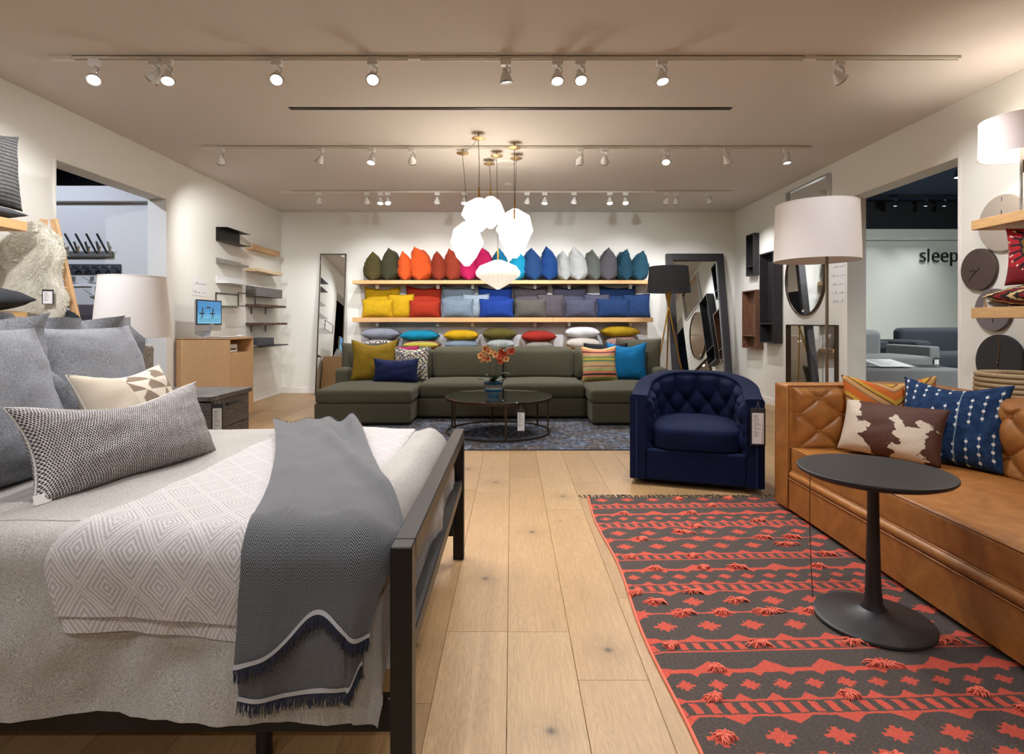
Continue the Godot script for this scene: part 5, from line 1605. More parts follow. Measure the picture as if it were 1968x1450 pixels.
func left_wall_things():
	var s
	var t = thing("wall_shelf", "black folded-metal wall shelf with open ends, highest on left wall", "shelf", Vector3(LX, 2.34, -7.93))
	s = Sh.new(); s.box(Vector3(0.004, 0.09, 0), Vector3(0.006, 0.18, 0.66), 0.001); obj("back_plate", s, M.black_metal, t)
	for y in [0.0, 0.18]:
		s = Sh.new(); s.box(Vector3(0.08, y, 0), Vector3(0.158, 0.006, 0.66), 0.001); obj("shelf_plate", s, M.black_metal, t)
	t = thing("picture_ledge", "maple picture ledge, uppermost wooden one near the back corner", "shelf", Vector3(LX, 2.335, -8.95))
	s = Sh.new(); s.box(Vector3(0.05, 0.015, 0), Vector3(0.1, 0.03, 0.98), 0.002); obj("ledge", s, M.maple, t)
	s = Sh.new(); s.box(Vector3(0.1, 0.04, 0), Vector3(0.02, 0.08, 0.98), 0.002); obj("lip", s, M.maple, t)
	t = thing("picture_ledge", "brushed steel picture ledge below the black metal shelf", "shelf", Vector3(LX, 2.04, -7.95))
	s = Sh.new(); s.box(Vector3(0.06, 0, 0), Vector3(0.12, 0.008, 0.7), 0.002); obj("ledge", s, M.steel, t)
	s = Sh.new(); s.box(Vector3(0.004, 0.035, 0), Vector3(0.006, 0.07, 0.7), 0.002); obj("back_lip", s, M.steel, t)
	s = Sh.new(); s.box(Vector3(0.12, 0.012, 0), Vector3(0.005, 0.03, 0.7), 0.001); obj("front_lip", s, M.steel, t)
	t = thing("floating_shelf", "thick pale maple floating shelf below the maple picture ledge", "shelf", Vector3(LX, 2.0, -8.88))
	s = Sh.new(); s.box(Vector3(0.1, 0.025, 0), Vector3(0.2, 0.05, 0.9), 0.002); obj("board", s, M.maple_pale, t)
	t = thing("picture_ledge", "glossy white picture ledge above the black wire shelf", "shelf", Vector3(LX, 1.77, -7.97))
	var gw = mat("gloss_white", "eceef0", 0.15, {"coat": 0.5})
	s = Sh.new(); s.box(Vector3(0.1, 0, 0), Vector3(0.2, 0.012, 0.74), 0.002); obj("ledge", s, gw, t)
	s = Sh.new(); s.box(Vector3(0.006, 0.05, 0), Vector3(0.01, 0.1, 0.74), 0.002); obj("back_lip", s, gw, t)
	t = thing("floating_shelf", "dark grey box-shaped floating shelf between pale and live-edge shelves", "shelf", Vector3(LX, 1.63, -8.94))
	s = Sh.new(); s.box(Vector3(0.078, 0.072, 0), Vector3(0.155, 0.144, 0.98), 0.002); obj("body", s, M.grey_oak, t)
	t = thing("wire_shelf", "black square-wire wall shelf with green glass plate above the computer", "shelf", Vector3(LX, 1.455, -7.9))
	for x in [0.01, 0.31]:
		var l = 0.62 if x < 0.1 else 0.5
		var off = 0.0 if x < 0.1 else 0.06
		for y in [0.0, 0.175]:
			s = Sh.new(); s.box(Vector3(x, y, off), Vector3(0.012, 0.012, l), 0.001); obj("rod", s, M.black_satin, t)
		for z in [-0.5, 0.5]:
			s = Sh.new(); s.box(Vector3(x, 0.0875, off + z * l), Vector3(0.012, 0.185, 0.012), 0.001); obj("rod", s, M.black_satin, t)
	s = Sh.new(); s.box(Vector3(0.16, 0.0, 0.05), Vector3(0.29, 0.01, 0.48), 0.001); obj("glass_plate", s, M.clear_glass, t)
	for q in [[1.47, "upper"], [1.19, "lower"]]:
		t = thing("live_edge_shelf", "dark live-edge wood shelf on black brackets, %s of two" % q[1], "shelf", Vector3(LX, q[0], -8.95), 0.0, "live-edge shelves")
		var poly = PackedVector2Array()
		for k in 25: poly.append(Vector2(lerpf(-0.5, 0.5, k / 24.0), 0.23 + nz.get_noise_1d(k * 0.4 + q[0] * 9.0) * 0.03))
		poly.append(Vector2(0.5, 0.0)); poly.append(Vector2(-0.5, 0.0))
		s = Sh.new(); s.prism(poly, 0.0, 0.035, Basis(Vector3(0, 0, -1), Vector3(1, 0, 0), Vector3(0, 1, 0)))
		obj("plank", s, M.live_edge, t)
		for z in [0.32, -0.18]:
			s = Sh.new(); s.box(Vector3(0.08, -0.004, z), Vector3(0.16, 0.006, 0.03), 0.001); s.box(Vector3(0.006, -0.055, z), Vector3(0.008, 0.11, 0.03), 0.001); obj("bracket", s, M.black_satin, t)
	t = thing("drawer_shelf", "black wall shelf with a small drawer box, lowest on the left wall", "shelf", Vector3(LX, 0.86, -8.72))
	s = Sh.new(); s.box(Vector3(0.17, 0.008, 0), Vector3(0.34, 0.016, 1.0), 0.002); obj("board", s, M.black_satin, t)
	s = Sh.new(); s.box(Vector3(0.12, 0.075, 0.1), Vector3(0.22, 0.11, 0.6), 0.003); obj("drawer", s, mat("graphite", "3c3e42", 0.5), t)
	s = Sh.new(); s.quad(Vector3(0.002, 0.0, 0.5), Vector3(0.33, 0.0, 0.5), Vector3(0.002, 0.14, 0.5), Vector3(0.002, 0.139, 0.5)); obj("end_plate", s, M.steel, t)
	t = thing("paper_sign", "white leaflet with rows of shelf drawings above the computer", "sign", Vector3(LX + 0.003, 1.57, -7.2))
	s = Sh.new(); s.quad(Vector3(0, 0, 0.17), Vector3(0, 0, -0.17), Vector3(0, 0.22, -0.17), Vector3(0, 0.22, 0.17), Vector2(0, 0.4), Vector2(1, 0.4), Vector2(1, 0), Vector2(0, 0)); obj("sheet", s, M.chart, t)
	# maple pedestal with a niche, computer on top
	t = thing("pedestal_cabinet", "maple pedestal cabinet with an open niche carrying the computer", "cabinet", Vector3(-3.645, 0, -6.945))
	var w = 0.63
	var d = 0.61
	for z in [-1.0, 1.0]:
		s = Sh.new(); s.box(Vector3(0, 0.555, z * (d * 0.5 - 0.01)), Vector3(w, 0.96, 0.02), 0.002); obj("side_panel", s, M.maple, t)
	s = Sh.new(); s.box(Vector3(0, 1.034, 0), Vector3(w, 0.02, d), 0.002); obj("top", s, M.maple, t)
	s = Sh.new(); s.box(Vector3(-w * 0.5 + 0.01, 0.55, 0), Vector3(0.02, 0.94, d - 0.044), 0.001); obj("back_panel", s, M.maple, t)
	s = Sh.new(); s.box(Vector3(0, 0.85, 0), Vector3(w - 0.024, 0.02, d - 0.044), 0.001); obj("niche_floor", s, M.maple, t)
	s = Sh.new(); s.box(Vector3(w * 0.5 - 0.01, 0.46, 0), Vector3(0.02, 0.76, d - 0.046), 0.002); obj("door", s, M.maple, t)
	s = Sh.new(); s.box(Vector3(-0.02, 0.038, 0), Vector3(w - 0.1, 0.076, d - 0.1), 0.002); obj("plinth", s, M.maple, t)
	t = thing("printer", "small white printer inside the pedestal niche", "printer", Vector3(-3.56, 0.862, -6.85))
	s = Sh.new(); s.soft(Vector3(0, 0.05, 0), Vector3(0.3, 0.1, 0.3), 0.015, Vector3.ZERO, 3); obj("body", s, M.white_paint, t)
	s = Sh.new(); s.box(Vector3(0.151, 0.04, 0), Vector3(0.004, 0.02, 0.22), 0.001); obj("paper_slot", s, M.black_satin, t)
	t = thing("desktop_computer", "silver all-in-one computer with blue picture on its screen", "computer", Vector3(-3.70, 1.045, -6.86), 1.52)
	s = Sh.new(); s.soft(Vector3(0, 0.27, 0), Vector3(0.53, 0.375, 0.022), 0.01, Vector3(0, 0, 0.004), 3); obj("case", s, M.aluminium, t)
	s = Sh.new(); s.box(Vector3(0, 0.306, 0.013), Vector3(0.526, 0.302, 0.004), 0.002); obj("bezel", s, M.black_satin, t)
	s = Sh.new(); s.quad(Vector3(-0.243, 0.171, 0.0158), Vector3(0.243, 0.171, 0.0158), Vector3(0.243, 0.441, 0.0158), Vector3(-0.243, 0.441, 0.0158), Vector2(0, 1), Vector2(1, 1), Vector2(1, 0), Vector2(0, 0)); obj("screen", s, M.screen, t)
	var tm = TextMesh.new()
	tm.text = "Room&Board"
	var fo = SystemFont.new(); fo.font_names = PackedStringArray(["Droid Serif"])
	tm.font = fo; tm.font_size = 32; tm.pixel_size = 0.0021; tm.depth = 0.0006
	var o = obj("screen_lettering", tm, mat("lettering_blue", "2c6a96", 0.6, {"emit": 0.25, "ecol": "4f9fd0"}), t); o.position = Vector3(0, 0.215, 0.0165)
	s = Sh.new(); s.box(Vector3(0, 0.12, 0.0145), Vector3(0.014, 0.018, 0.002), 0.004); obj("emblem", s, M.black_satin, t)
	s = Sh.new(); s.bar(Vector3(0, 0.012, -0.09), Vector3(0, 0.2, -0.02), 0.19, 0.008, 0.002, Vector3.RIGHT); obj("stand", s, M.aluminium, t)
	s = Sh.new(); s.box(Vector3(0, 0.005, -0.02), Vector3(0.19, 0.01, 0.19), 0.003); obj("foot", s, M.aluminium, t)
	t = thing("keyboard", "slim white keyboard lying before the computer", "keyboard", Vector3(-3.44, 1.045, -6.84), 1.52)
	s = Sh.new(); s.box(Vector3(0, 0.006, 0), Vector3(0.28, 0.01, 0.11), 0.003); obj("body", s, M.aluminium, t)
	s = Sh.new()
	for r in 4:
		for c in 12: s.box(Vector3(-0.124 + c * 0.0225, 0.0125, -0.038 + r * 0.025), Vector3(0.018, 0.004, 0.019), 0.001)
	obj("keys", s, M.white_paint, t)
	t = thing("computer_mouse", "white computer mouse at the right edge of the pedestal", "mouse", Vector3(-3.42, 1.045, -7.08))
	s = Sh.new(); s.soft(Vector3(0, 0.014, 0), Vector3(0.06, 0.026, 0.105), 0.0125, Vector3(0, 0.006, 0), 4); obj("shell", s, gw, t)
	s = Sh.new(); s.box(Vector3(0, 0.028, -0.03), Vector3(0.008, 0.006, 0.012), 0.002); obj("wheel", s, M.aluminium, t)

func cubby(label, z0, z1, y0, y1, xf, m): # wall box open towards the room
	var t = thing("wall_cubby", label, "wall cubby", Vector3(RX, y0, -(z0 + z1) * 0.5))
	var d = RX - xf
	var l = z1 - z0
	var h = y1 - y0
	var th = 0.018
	var s = Sh.new(); s.box(Vector3(-0.008, h * 0.5, 0), Vector3(0.012, h - 0.01, l - 0.01), 0.001); obj("back_panel", s, m, t)
	for z in [-1.0, 1.0]:
		s = Sh.new(); s.box(Vector3(-d * 0.5, h * 0.5, z * (l * 0.5 - th * 0.5)), Vector3(d, h, th), 0.0015); obj("side", s, m, t)
	for y in [th * 0.5, h - th * 0.5, h * 0.2 + th]:
		s = Sh.new(); s.box(Vector3(-d * 0.5, y, 0), Vector3(d - 0.002, th, l - th * 2.0), 0.0015); obj("shelf_board", s, m, t)

func clock(label, z, y, D, m, hands, hm):
	var t = thing("wall_clock", label, "clock", Vector3(RX - 0.002, y, -z))
	t.basis = Basis(Vector3.UP, -PI * 0.5)
	var s = Sh.new(); s.lathe([Vector2(0.0, 0.03), Vector2(D * 0.5 - 0.002, 0.03), Vector2(D * 0.5, 0.028), Vector2(D * 0.5, 0.0), Vector2(0, 0)], 56)
	for k in range(0, s.i.size(), 3):
		var q = s.i[k + 1]; s.i[k + 1] = s.i[k + 2]; s.i[k + 2] = q
	var o = obj("face", s, m, t); o.basis = Basis(Vector3.RIGHT, PI * 0.5)
	s = Sh.new(); s.box(Vector3(0, D * 0.5 - 0.035, 0.031), Vector3(0.005, 0.036, 0.002), 0.0005); obj("twelve_mark", s, hm, t)
	for a in hands:
		var dir = Vector3(sin(a[0]), cos(a[0]), 0)
		s = Sh.new(); s.bar(Vector3(0, 0, 0.034) - dir * 0.02, dir * a[1] + Vector3(0, 0, 0.034), 0.006, 0.002, 0.0005, Vector3.BACK); obj("hand", s, hm, t)
	s = Sh.new(); s.soft(Vector3(0, 0, 0.036), Vector3(0.012, 0.012, 0.008), 0.0038, Vector3.ZERO, 1); obj("pivot", s, M.steel, t)

func right_wall_things():
	var s
	cubby("small black wall cubby, highest and nearest the back corner", 8.775, 9.05, 1.97, 2.63, 3.775, M.ebony)
	cubby("tall black wall cubby partly behind the white drum shade", 8.02, 8.466, 0.927, 2.255, 3.734, M.ebony)
	cubby("walnut wall cubby between the black cubbies and leaning mirror", 8.62, 9.12, 0.819, 1.734, 3.74, M.walnut)
	var t = thing("paper_sign", "white wall chart of small drawings beside the right opening", "sign", Vector3(RX - 0.003, 1.43, -6.655))
	s = Sh.new(); s.quad(Vector3(0, 0, -0.15), Vector3(0, 0, 0.15), Vector3(0, 0.52, 0.15), Vector3(0, 0.52, -0.15), Vector2(0, 1), Vector2(1, 1), Vector2(1, 0), Vector2(0, 0)); obj("sheet", s, M.chart, t)
	var dk = M.black_satin
	clock("large taupe round wall clock behind the upper right shelf", 4.4, 2.01, 0.444, mat("taupe_face", "a39b90", 0.6), [[0.0, 0.1]], dk)
	clock("brown round wall clock next to the right opening, hands near seven", 4.63, 1.665, 0.345, mat("brown_face", "4d403b", 0.7), [[-1.62, 0.08], [-2.35, 0.12]], dk)
	clock("mid grey round wall clock behind the lower right shelf", 4.49, 1.33, 0.34, mat("grey_face", "726b6c", 0.7), [[3.0, 0.1]], dk)
	clock("black round wall clock with brass hands, lowest above the basket", 4.43, 0.913, 0.44, mat("black_face", "2e3034", 0.7), [[0.09, 0.16], [-3.05, 0.1]], M.brass)
	# two deep maple shelves
	for a in [[1.918, 1.988, "upper"], [1.261, 1.339, "lower"]]:
		t = thing("wall_shelf", "deep maple shelf on the right wall, %s of two" % a[2], "shelf", Vector3(RX - 0.218, a[0], -3.1), 0.0, "right wall shelves")
		s = Sh.new(); s.box(Vector3(0, (a[1] - a[0]) * 0.5, 0), Vector3(0.436, a[1] - a[0], 2.2), 0.002); obj("board", s, M.shelf_maple, t)
		s = Sh.new(); s.box(Vector3(0.2, -0.02, 0.3), Vector3(0.03, 0.04, 1.4), 0.002); obj("bracket_rail", s, M.white_paint, t)
	t = thing("table_lamp", "lit table lamp with white drum shade on the upper right shelf", "lamp", Vector3(3.585, 1.988, -3.95))
	drum(t, 0.24, 0.235, 0.42, 0.67, M.shade_lit)
	s = Sh.new(); s.lathe([Vector2(0.0, 0.0), Vector2(0.08, 0.0), Vector2(0.08, 0.012), Vector2(0.01, 0.018), Vector2(0.009, 0.5), Vector2(0.0, 0.5)], 24); obj("stand", s, M.steel, t)
	s = Sh.new(); s.tube([Vector3(-0.04, 0.46, 0.06), Vector3(-0.04, 0.34, 0.06)], 0.002, 5); obj("pull_chain", s, M.steel, t)
	s = Sh.new(); s.tube([Vector3(-0.04, 0.37, 0.06), Vector3(-0.04, 0.28, 0.06)], 0.005, 6); obj("pull_knob", s, M.bronze, t)
	s = Sh.new(); s.lathe([Vector2(0.0, 0.48), Vector2(0.03, 0.5), Vector2(0.04, 0.54), Vector2(0.03, 0.58), Vector2(0.0, 0.59)], 16); obj("bulb", s, M.lamp_on, t)
	omni(t, Vector3(0, 0.54, 0), 0.4, "fff2e2", 0.04)
	t = thing("shelf_lamp", "dark drum-shaded lamp at the right edge on the upper shelf", "lamp", Vector3(3.46, 1.988, -3.5))
	drum(t, 0.17, 0.16, 0.36, 0.58, M.shade_black)
	s = Sh.new(); s.lathe([Vector2(0.0, 0.0), Vector2(0.07, 0.0), Vector2(0.07, 0.015), Vector2(0.01, 0.02), Vector2(0.009, 0.45), Vector2(0.0, 0.45)], 20); obj("stand", s, M.black_satin, t)
	t = set_cushion("embroidered_cushion", "red embroidered cushion standing on the lower right shelf", "", cushion(0.44, 0.41, 0.16, {"seed": 4.0}), mat("suzani", "ffffff", 0.9, {"tex": "suzani"}), Vector3(3.62, 1.49, -3.8), -0.9, 0.1)
	set_cushion("ikat_cushion", "black and cream patterned cushion lying under the red one", "", cushion(0.5, 0.4, 0.15, {"seed": 5.0, "sag": 0.0}), mat("ikat", "ffffff", 0.9, {"tex": "ikat"}), Vector3(3.67, 1.415, -3.7), 0.0, PI * 0.5)
	t = thing("tent_card", "small white folded card standing on the lower right shelf", "sign", Vector3(3.53, 1.339, -4.1), -0.35)
	s = Sh.new(); s.quad(Vector3(-0.06, 0.0, 0.04), Vector3(0.06, 0.0, 0.04), Vector3(0.06, 0.085, 0.0), Vector3(-0.06, 0.085, 0.0), Vector2(0, 1), Vector2(1, 1), Vector2(1, 0), Vector2(0, 0)); obj("front", s, M.print, t)
	s = Sh.new(); s.quad(Vector3(-0.06, 0.0, -0.04), Vector3(0.06, 0.0, -0.04), Vector3(0.06, 0.085, 0.0), Vector3(-0.06, 0.085, 0.0)); obj("back", s, M.paper, t)
	# coiled basket
	t = thing("coiled_basket", "large coiled straw basket behind the leather sofa", "basket", Vector3(3.5, 0, -3.88))
	for k in 26:
		var y = 0.017 + k * 0.034
		var r = 0.21 + 0.025 * sin(k / 25.0 * PI * 0.8)
		s = Sh.new()
		var pr = []
		for q in 9: pr.append(Vector2(r + cos(TAU * q / 8.0 - PI * 0.5) * 0.018, y + sin(TAU * q / 8.0 - PI * 0.5) * 0.018))
		s.lathe(pr, 40, Vector3.ZERO, -1.0); obj("coil", s, M.coil, t)

func fleece(t, called, outline, th, m, hair, sd): # outline in xy, pile towards +z
	var s = Sh.new()
	s.weld = true
	var c = Vector2.ZERO
	for p in outline: c += p
	c /= outline.size()
	var n = outline.size()
	for side in [1.0, -0.2]:
		var rows = []
		var us = []
		for k in 11:
			var q = k / 10.0
			var row = []
			var ur = []
			for p in outline:
				var x = c + (p - c) * q
				var z = th * sqrt(maxf(0.0, 1.0 - pow(q, 5.0))) * side * (1.0 + 0.3 * nz.get_noise_3d(x.x * 7.0, x.y * 7.0, sd))
				row.append(Vector3(x.x, x.y, z)); ur.append(x)
			rows.append(row); us.append(ur)
		s.grid(rows, us, side < 0, true)
	obj(called, s, m, t)
	s = Sh.new()
	for k in hair:
		var q = sqrt(rng.randf())
		var j = rng.randi() % n
		var p = c + (outline[j].lerp(outline[(j + 1) % n], rng.randf()) - c) * q
		var z = th * sqrt(maxf(0.0, 1.0 - pow(q, 5.0)))
		var dir = Vector3((p - c).normalized().x * q * 0.6 + rng.randf_range(-0.4, 0.4), (p - c).normalized().y * q * 0.6 - 0.35 + rng.randf_range(-0.4, 0.4), 0.55 * (1.1 - q)).normalized()
		var l = rng.randf_range(0.018, 0.035)
		var a = Vector3(p.x, p.y, z - 0.006)
		var sd2 = dir.cross(Vector3(rng.randf() - 0.5, rng.randf() - 0.5, 1.0)).normalized() * 0.0025
		s.tri(a - sd2, a + sd2, a + dir * l)
	obj("pile", s, m, t).set_meta("kind", "stuff")

func left_near_things():
	var s
	var t
	for a in [[1.91, 1.98, "upper"], [1.23, 1.31, "lower"]]:
		t = thing("wall_shelf", "maple shelf end on the left wall, %s of two" % a[2], "shelf", Vector3(LX + 0.191, a[0], -3.1), 0.0, "left wall shelves")
		s = Sh.new(); s.box(Vector3(0, (a[1] - a[0]) * 0.5, 0), Vector3(0.382, a[1] - a[0], 2.2), 0.002); obj("board", s, M.shelf_maple, t)
		s = Sh.new(); s.box(Vector3(-0.17, -0.02, 0.3), Vector3(0.03, 0.04, 1.4), 0.002); obj("bracket_rail", s, M.white_paint, t)
	set_cushion("flat_cushion", "grey cushion lying under the ribbed one on upper left shelf", "", cushion(0.44, 0.4, 0.09, {"seed": 8.0, "sag": 0.0}), mat("slate_linen", "55575e", 0.95, {"tex": "cloth", "scale": Vector3(3, 3, 1)}), Vector3(-3.59, 2.025, -3.97), PI * 0.5, PI * 0.5)
	set_cushion("ribbed_cushion", "charcoal ribbed cushion standing on the upper left shelf", "", cushion(0.5, 0.56, 0.17, {"seed": 9.0, "pinch": 0.16}), mat("ribbed", "ffffff", 0.95, {"tex": "ribs", "bump": "ribs", "bs": 0.6}), Vector3(-3.66, 2.05, -3.92), PI * 0.5 - 0.15, 0.06)
	set_cushion("flat_cushion", "charcoal velvet cushion lying on the lower left shelf", "", cushion(0.5, 0.42, 0.17, {"seed": 10.0, "sag": 0.0}), velvet("charcoal", "43464c"), Vector3(-3.56, 1.40, -3.98), PI * 0.5, PI * 0.5)
	# wooden stand with sheepskins
	t = thing("display_ladder", "maple ladder stand leaning by the left opening", "ladder", Vector3(-3.7, 0, -4.5))
	s = Sh.new(); s.bar(Vector3(0.5, 0, 0.0), Vector3(0.02, 2.06, -0.02), 0.05, 0.03, 0.003, Vector3.BACK); obj("leg", s, M.maple, t)
	s = Sh.new(); s.bar(Vector3(-0.24, 0, 0.0), Vector3(-0.06, 2.06, -0.02), 0.05, 0.03, 0.003, Vector3.BACK); obj("leg", s, M.maple, t)
	for y in [0.5, 1.0, 1.5, 1.95]:
		s = Sh.new(); s.tube([Vector3(-0.24 + 0.18 * y / 2.06, y, 0), Vector3(0.5 - 0.48 * y / 2.06, y, 0)], 0.014, 8); obj("rung", s, M.maple, t)
	t = thing("sheepskin", "cream sheepskin hanging on the maple ladder stand", "sheepskin", Vector3(-3.74, 1.15, -4.42), 0.12)
	var ol = []
	for q in [[0.06, 0.0], [0.16, 0.06], [0.21, 0.16], [0.245, 0.28], [0.19, 0.38], [0.18, 0.48], [0.22, 0.62], [0.19, 0.74], [0.1, 0.83], [0.04, 0.87], [-0.06, 0.86], [-0.16, 0.82], [-0.22, 0.7], [-0.24, 0.55], [-0.2, 0.42], [-0.25, 0.28], [-0.22, 0.14], [-0.12, 0.03]]: ol.append(Vector2(q[0], q[1]))
	fleece(t, "skin", ol, 0.045, M.fleece, 9000, 1.0)
	hang_tag("white price tag pinned on the cream sheepskin", Vector3(-3.585, 1.485, -4.345), 0.075, 0.115, 0.35)
	t = thing("sheepskin", "dark teal-grey sheepskin hanging below the cream one", "sheepskin", Vector3(-3.62, 0.55, -4.47), 0.1)
	ol = []
	for q in 18:
		var an = TAU * q / 18.0
		ol.append(Vector2(cos(an) * 0.24, 0.4 + sin(an) * 0.42) * (1.0 + 0.06 * sin(an * 3.0)))
	fleece(t, "skin", ol, 0.03, M.dark_fleece, 5000, 2.0)
	# nightstand and its lamp
	t = thing("nightstand", "grey oak nightstand beyond the bed", "nightstand", Vector3(-2.22, 0, -3.66))
	for z in [-1.0, 1.0]:
		s = Sh.new(); s.box(Vector3(0, 0.38, z * 0.245), Vector3(0.78, 0.72, 0.02), 0.002); obj("side", s, M.grey_oak, t)
	s = Sh.new(); s.box(Vector3(0, 0.765, 0), Vector3(0.82, 0.03, 0.52), 0.003); obj("top", s, M.grey_oak, t)
	s = Sh.new(); s.box(Vector3(-0.38, 0.38, 0), Vector3(0.02, 0.72, 0.47), 0.002); obj("back_panel", s, M.grey_oak, t)
	for y in [0.2, 0.45, 0.66]:
		s = Sh.new(); s.box(Vector3(0.385, y, 0), Vector3(0.02, 0.2 if y > 0.5 else 0.24, 0.465), 0.003)
		var o = obj("drawer", s, M.grey_oak, t)
		s = Sh.new(); s.box(Vector3(0.402, y + 0.05, 0), Vector3(0.014, 0.012, 0.14), 0.002); obj("pull", s, M.black_satin, o)
	hang_tag("price tag in a dark holder on the nightstand front", Vector3(-1.79, 0.74, -3.42), 0.062, 0.25, 0.25, t)
	t = thing("table_lamp", "table lamp with white tapered shade behind the bed pillows", "lamp", Vector3(-2.46, 0.78, -3.65))
	drum(t, 0.222, 0.186, 0.355, 0.745, M.shade_white)
	s = Sh.new(); s.lathe([Vector2(0.0, 0.0), Vector2(0.112, 0.0), Vector2(0.118, 0.02), Vector2(0.114, 0.15), Vector2(0.117, 0.28), Vector2(0.105, 0.3), Vector2(0.0, 0.302)], 28); obj("log_base", s, mat("birch", "d8d0c6", 0.7, {"tex": "streak", "scale": Vector3(3, 3, 1)}), t)
	s = Sh.new(); s.lathe([Vector2(0.03, 0.3), Vector2(0.03, 0.315), Vector2(0.01, 0.32), Vector2(0.01, 0.45), Vector2(0.0, 0.45)], 16); obj("neck", s, M.brass, t)
	for k in 3:
		var an = TAU * k / 3.0
		s = Sh.new(); s.tube([Vector3(0, 0.44, 0), Vector3(cos(an) * 0.21, 0.44, sin(an) * 0.21)], 0.0025, 5); obj("spoke", s, M.brass, t)

func sofa_cushions():
	var G = "cushions on the olive sofa"
	var put = func(called, label, w, h, th, m, at, turn, lean, o = {}):
		o.merge({"seed": at.x * 3.0 + 11.0, "wr": 0.13}, false)
		var t = set_cushion(called, label, G, cushion(w, h, th, o), m, at, turn, lean)
		seam(t, w, h, m, o.get("pinch", 0.09), o.get("dip", 0.0), 0.0035)
		return t
	put.call("arm_cushion", "olive corner cushion leaning over the left sofa arm", 0.62, 0.50, 0.2, M.olive_cloth, Vector3(-2.05, 0.45, -7.86), 0.35, 0.2, {"pinch": 0.05, "metres": true})
	put.call("arm_cushion", "olive corner cushion leaning over the right sofa arm", 0.62, 0.56, 0.2, M.olive_cloth, Vector3(1.78, 0.44, -7.9), -0.3, 0.12, {"pinch": 0.05, "metres": true})
	put.call("velvet_cushion", "large mustard velvet cushion at the left end of the sofa", 0.62, 0.56, 0.2, velvet("ochre", "846a18"), Vector3(-1.86, 0.445, -7.58), 0.12, 0.22, {"dip": 0.1, "pinch": 0.11})
	put.call("textured_cushion", "magenta textured cushion half hidden by the patterned one", 0.42, 0.46, 0.15, mat("magenta_boucle", "a81f58", 0.95, {"tex": "heather", "scale": Vector3(1, 1, 1), "bump": "heather", "bs": 0.5}), Vector3(-1.5, 0.45, -7.76), 0.0, 0.12)
	put.call("patterned_cushion", "multicoloured mosaic cushion on the left chaise", 0.49, 0.46, 0.16, mat("mosaic", "ffffff", 0.9, {"tex": "mosaic"}), Vector3(-1.37, 0.445, -7.60), -0.05, 0.2, {"dip": 0.06})
	put.call("lumbar_cushion", "midnight blue oblong velvet cushion before the mustard one", 0.6, 0.315, 0.17, velvet("midnight", "141f4a"), Vector3(-1.52, 0.447, -7.36), 0.03, 0.25, {"dip": 0.06})
	put.call("velvet_cushion", "black cushion behind the striped one on the right chaise", 0.62, 0.5, 0.15, velvet("black", "1d1e24"), Vector3(1.32, 0.44, -7.84), 0.0, 0.08)
	put.call("striped_cushion", "multicoloured striped cushion on the right chaise", 0.49, 0.47, 0.16, mat("stripes", "ffffff", 0.9, {"tex": "stripes"}), Vector3(1.19, 0.445, -7.55), 0.1, 0.2, {"dip": 0.05})
	put.call("velvet_cushion", "bright turquoise velvet cushion on the right chaise", 0.55, 0.52, 0.19, velvet("azure", "0a6aa0"), Vector3(1.57, 0.445, -7.64), -0.1, 0.2, {"dip": 0.08, "pinch": 0.11})

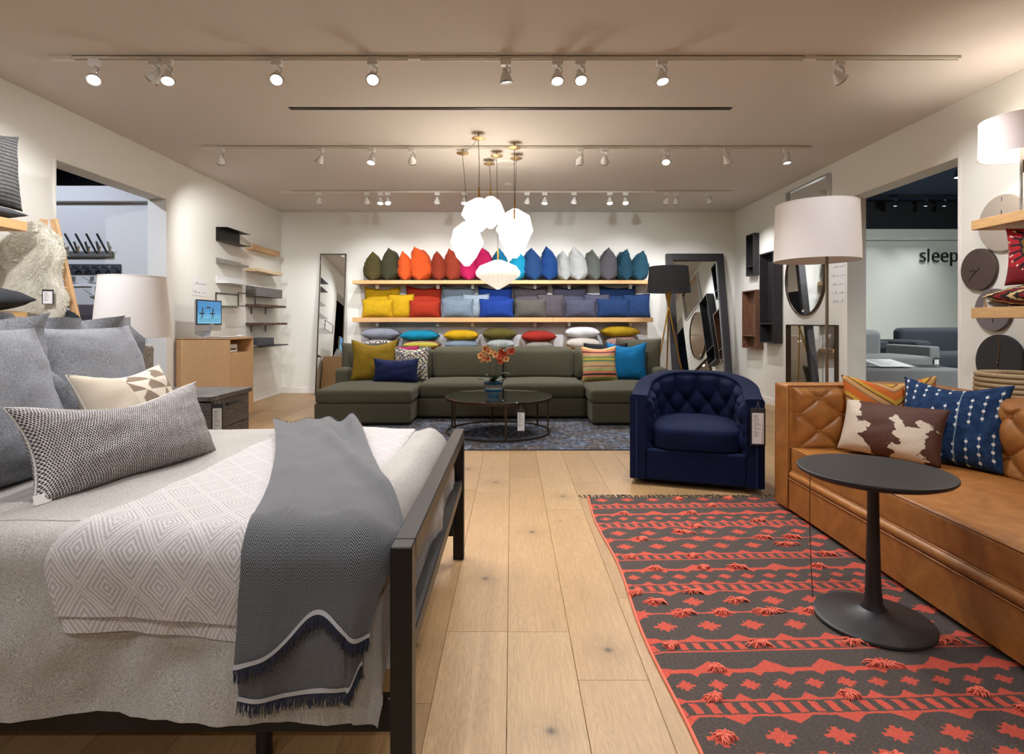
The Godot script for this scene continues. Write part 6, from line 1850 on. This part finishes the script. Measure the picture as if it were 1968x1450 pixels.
func bed_cushions():
	var G = "pillows on the bed"
	for a in [["heather grey euro pillow with flange, farther of two on the bed", Vector3(-1.80, 0.675, -2.52), 0.28, 3.0], ["heather grey euro pillow, nearer one at the left edge", Vector3(-1.68, 0.675, -1.83), 0.3, 6.0]]:
		var w = 0.64
		var h = 0.56
		var t = set_cushion("euro_pillow", a[0], G, cushion(w, h, 0.24, {"seed": a[3], "metres": true, "pinch": 0.05, "n": 26, "wr": 0.12}), M.heather_grey, a[1], PI * 0.5 - 0.05, a[2])
		var f = func(u, v, e):
			var x = w * 0.5 * u * (1.0 - 0.05 * (1.0 - v * v) * u * u) * (1.0 + e * 0.13 / w * 0.8)
			var y = h * 0.5 * v * (1.0 - 0.05 * (1.0 - u * u) * v * v) * (1.0 + (e * 0.13 / h * 0.8 if v > 0 else 0.0)) + h * 0.5
			return Vector3(x, y, e * (0.026 * sin(u * 8.0 + v * 6.0 + a[3]) + 0.014 * sin(u * 19.0 + v * 13.0)))
		var rows = [[], []]
		var us = [[], []]
		for q in 3:
			for k in 16:
				var z = -1.0 + 2.0 * k / 15.0
				var uv = [Vector2(-1, z), Vector2(z, 1), Vector2(1, -z)][q]
				for e in 2:
					rows[e].append(f.call(uv.x, uv.y, float(e))); us[e].append(Vector2(q + k / 15.0, e * 0.05) * 0.6)
		var s = Sh.new(); s.weld = true; s.grid(rows, us); obj("flange", s, M.heather_grey, t)
	var t = set_cushion("patchwork_cushion", "cream cushion pieced with taupe triangles on the bed", G, cushion(0.52, 0.39, 0.17, {"seed": 12.0, "dip": 0.06, "n": 22}), mat("patchwork", "ffffff", 0.95, {"tex": "patchwork"}), Vector3(-1.50, 0.675, -2.36), PI * 0.5 - 0.05, 0.42)
	seam(t, 0.52, 0.39, M.sheet, 0.09, 0.06, 0.003)
	t = set_cushion("tweed_cushion", "long black and white tweed lumbar cushion on the bed", G, cushion(0.76, 0.32, 0.2, {"seed": 14.0, "n": 28, "pinch": 0.11, "wr": 0.08, "dip": 0.14}), mat("tweed", "ffffff", 0.95, {"tex": "tweed", "bump": "tweed", "bs": 0.5, "scale": Vector3(1.9, 0.8, 1)}), Vector3(-1.355, 0.668, -2.06), 1.345, 0.36)
	seam(t, 0.76, 0.32, mat("wool_white", "cfcbc4", 0.95), 0.11, 0.14, 0.003)
	var s = Sh.new(); s.box(Vector3(-0.36, 0.02, 0.02), Vector3(0.05, 0.03, 0.002), 0.0005); obj("sewn_label", s, M.paper, t)

func leather_cushions():
	var G = "cushions on the leather sofa"
	var t = set_cushion("kilim_cushion", "orange and gold kilim cushion in the leather sofa corner", G, cushion(0.56, 0.46, 0.15, {"seed": 15.0, "dip": 0.08}), mat("orange_kilim", "ffffff", 0.95, {"tex": "orange_kilim"}), Vector3(2.36, 0.44, -3.48), -0.12, 0.1)
	t = set_cushion("indigo_cushion", "indigo cushion with white tie-dyed dots on the leather sofa", G, cushion(0.54, 0.47, 0.16, {"seed": 16.0, "dip": 0.07, "pinch": 0.1, "n": 22}), mat("indigo", "ffffff", 0.95, {"tex": "indigo"}), Vector3(2.41, 0.445, -3.13), -1.1, 0.26)
	t = set_cushion("cowhide_cushion", "brown and white cowhide lumbar cushion on the leather sofa", G, cushion(0.56, 0.32, 0.15, {"seed": 17.0, "pinch": 0.06, "n": 22, "wr": 0.06}), mat("cowhide", "ffffff", 0.7, {"tex": "cowhide", "bump": "cowhide", "bs": 0.2}), Vector3(2.16, 0.45, -3.25), -1.05, 0.34)

func small_things():
	pass
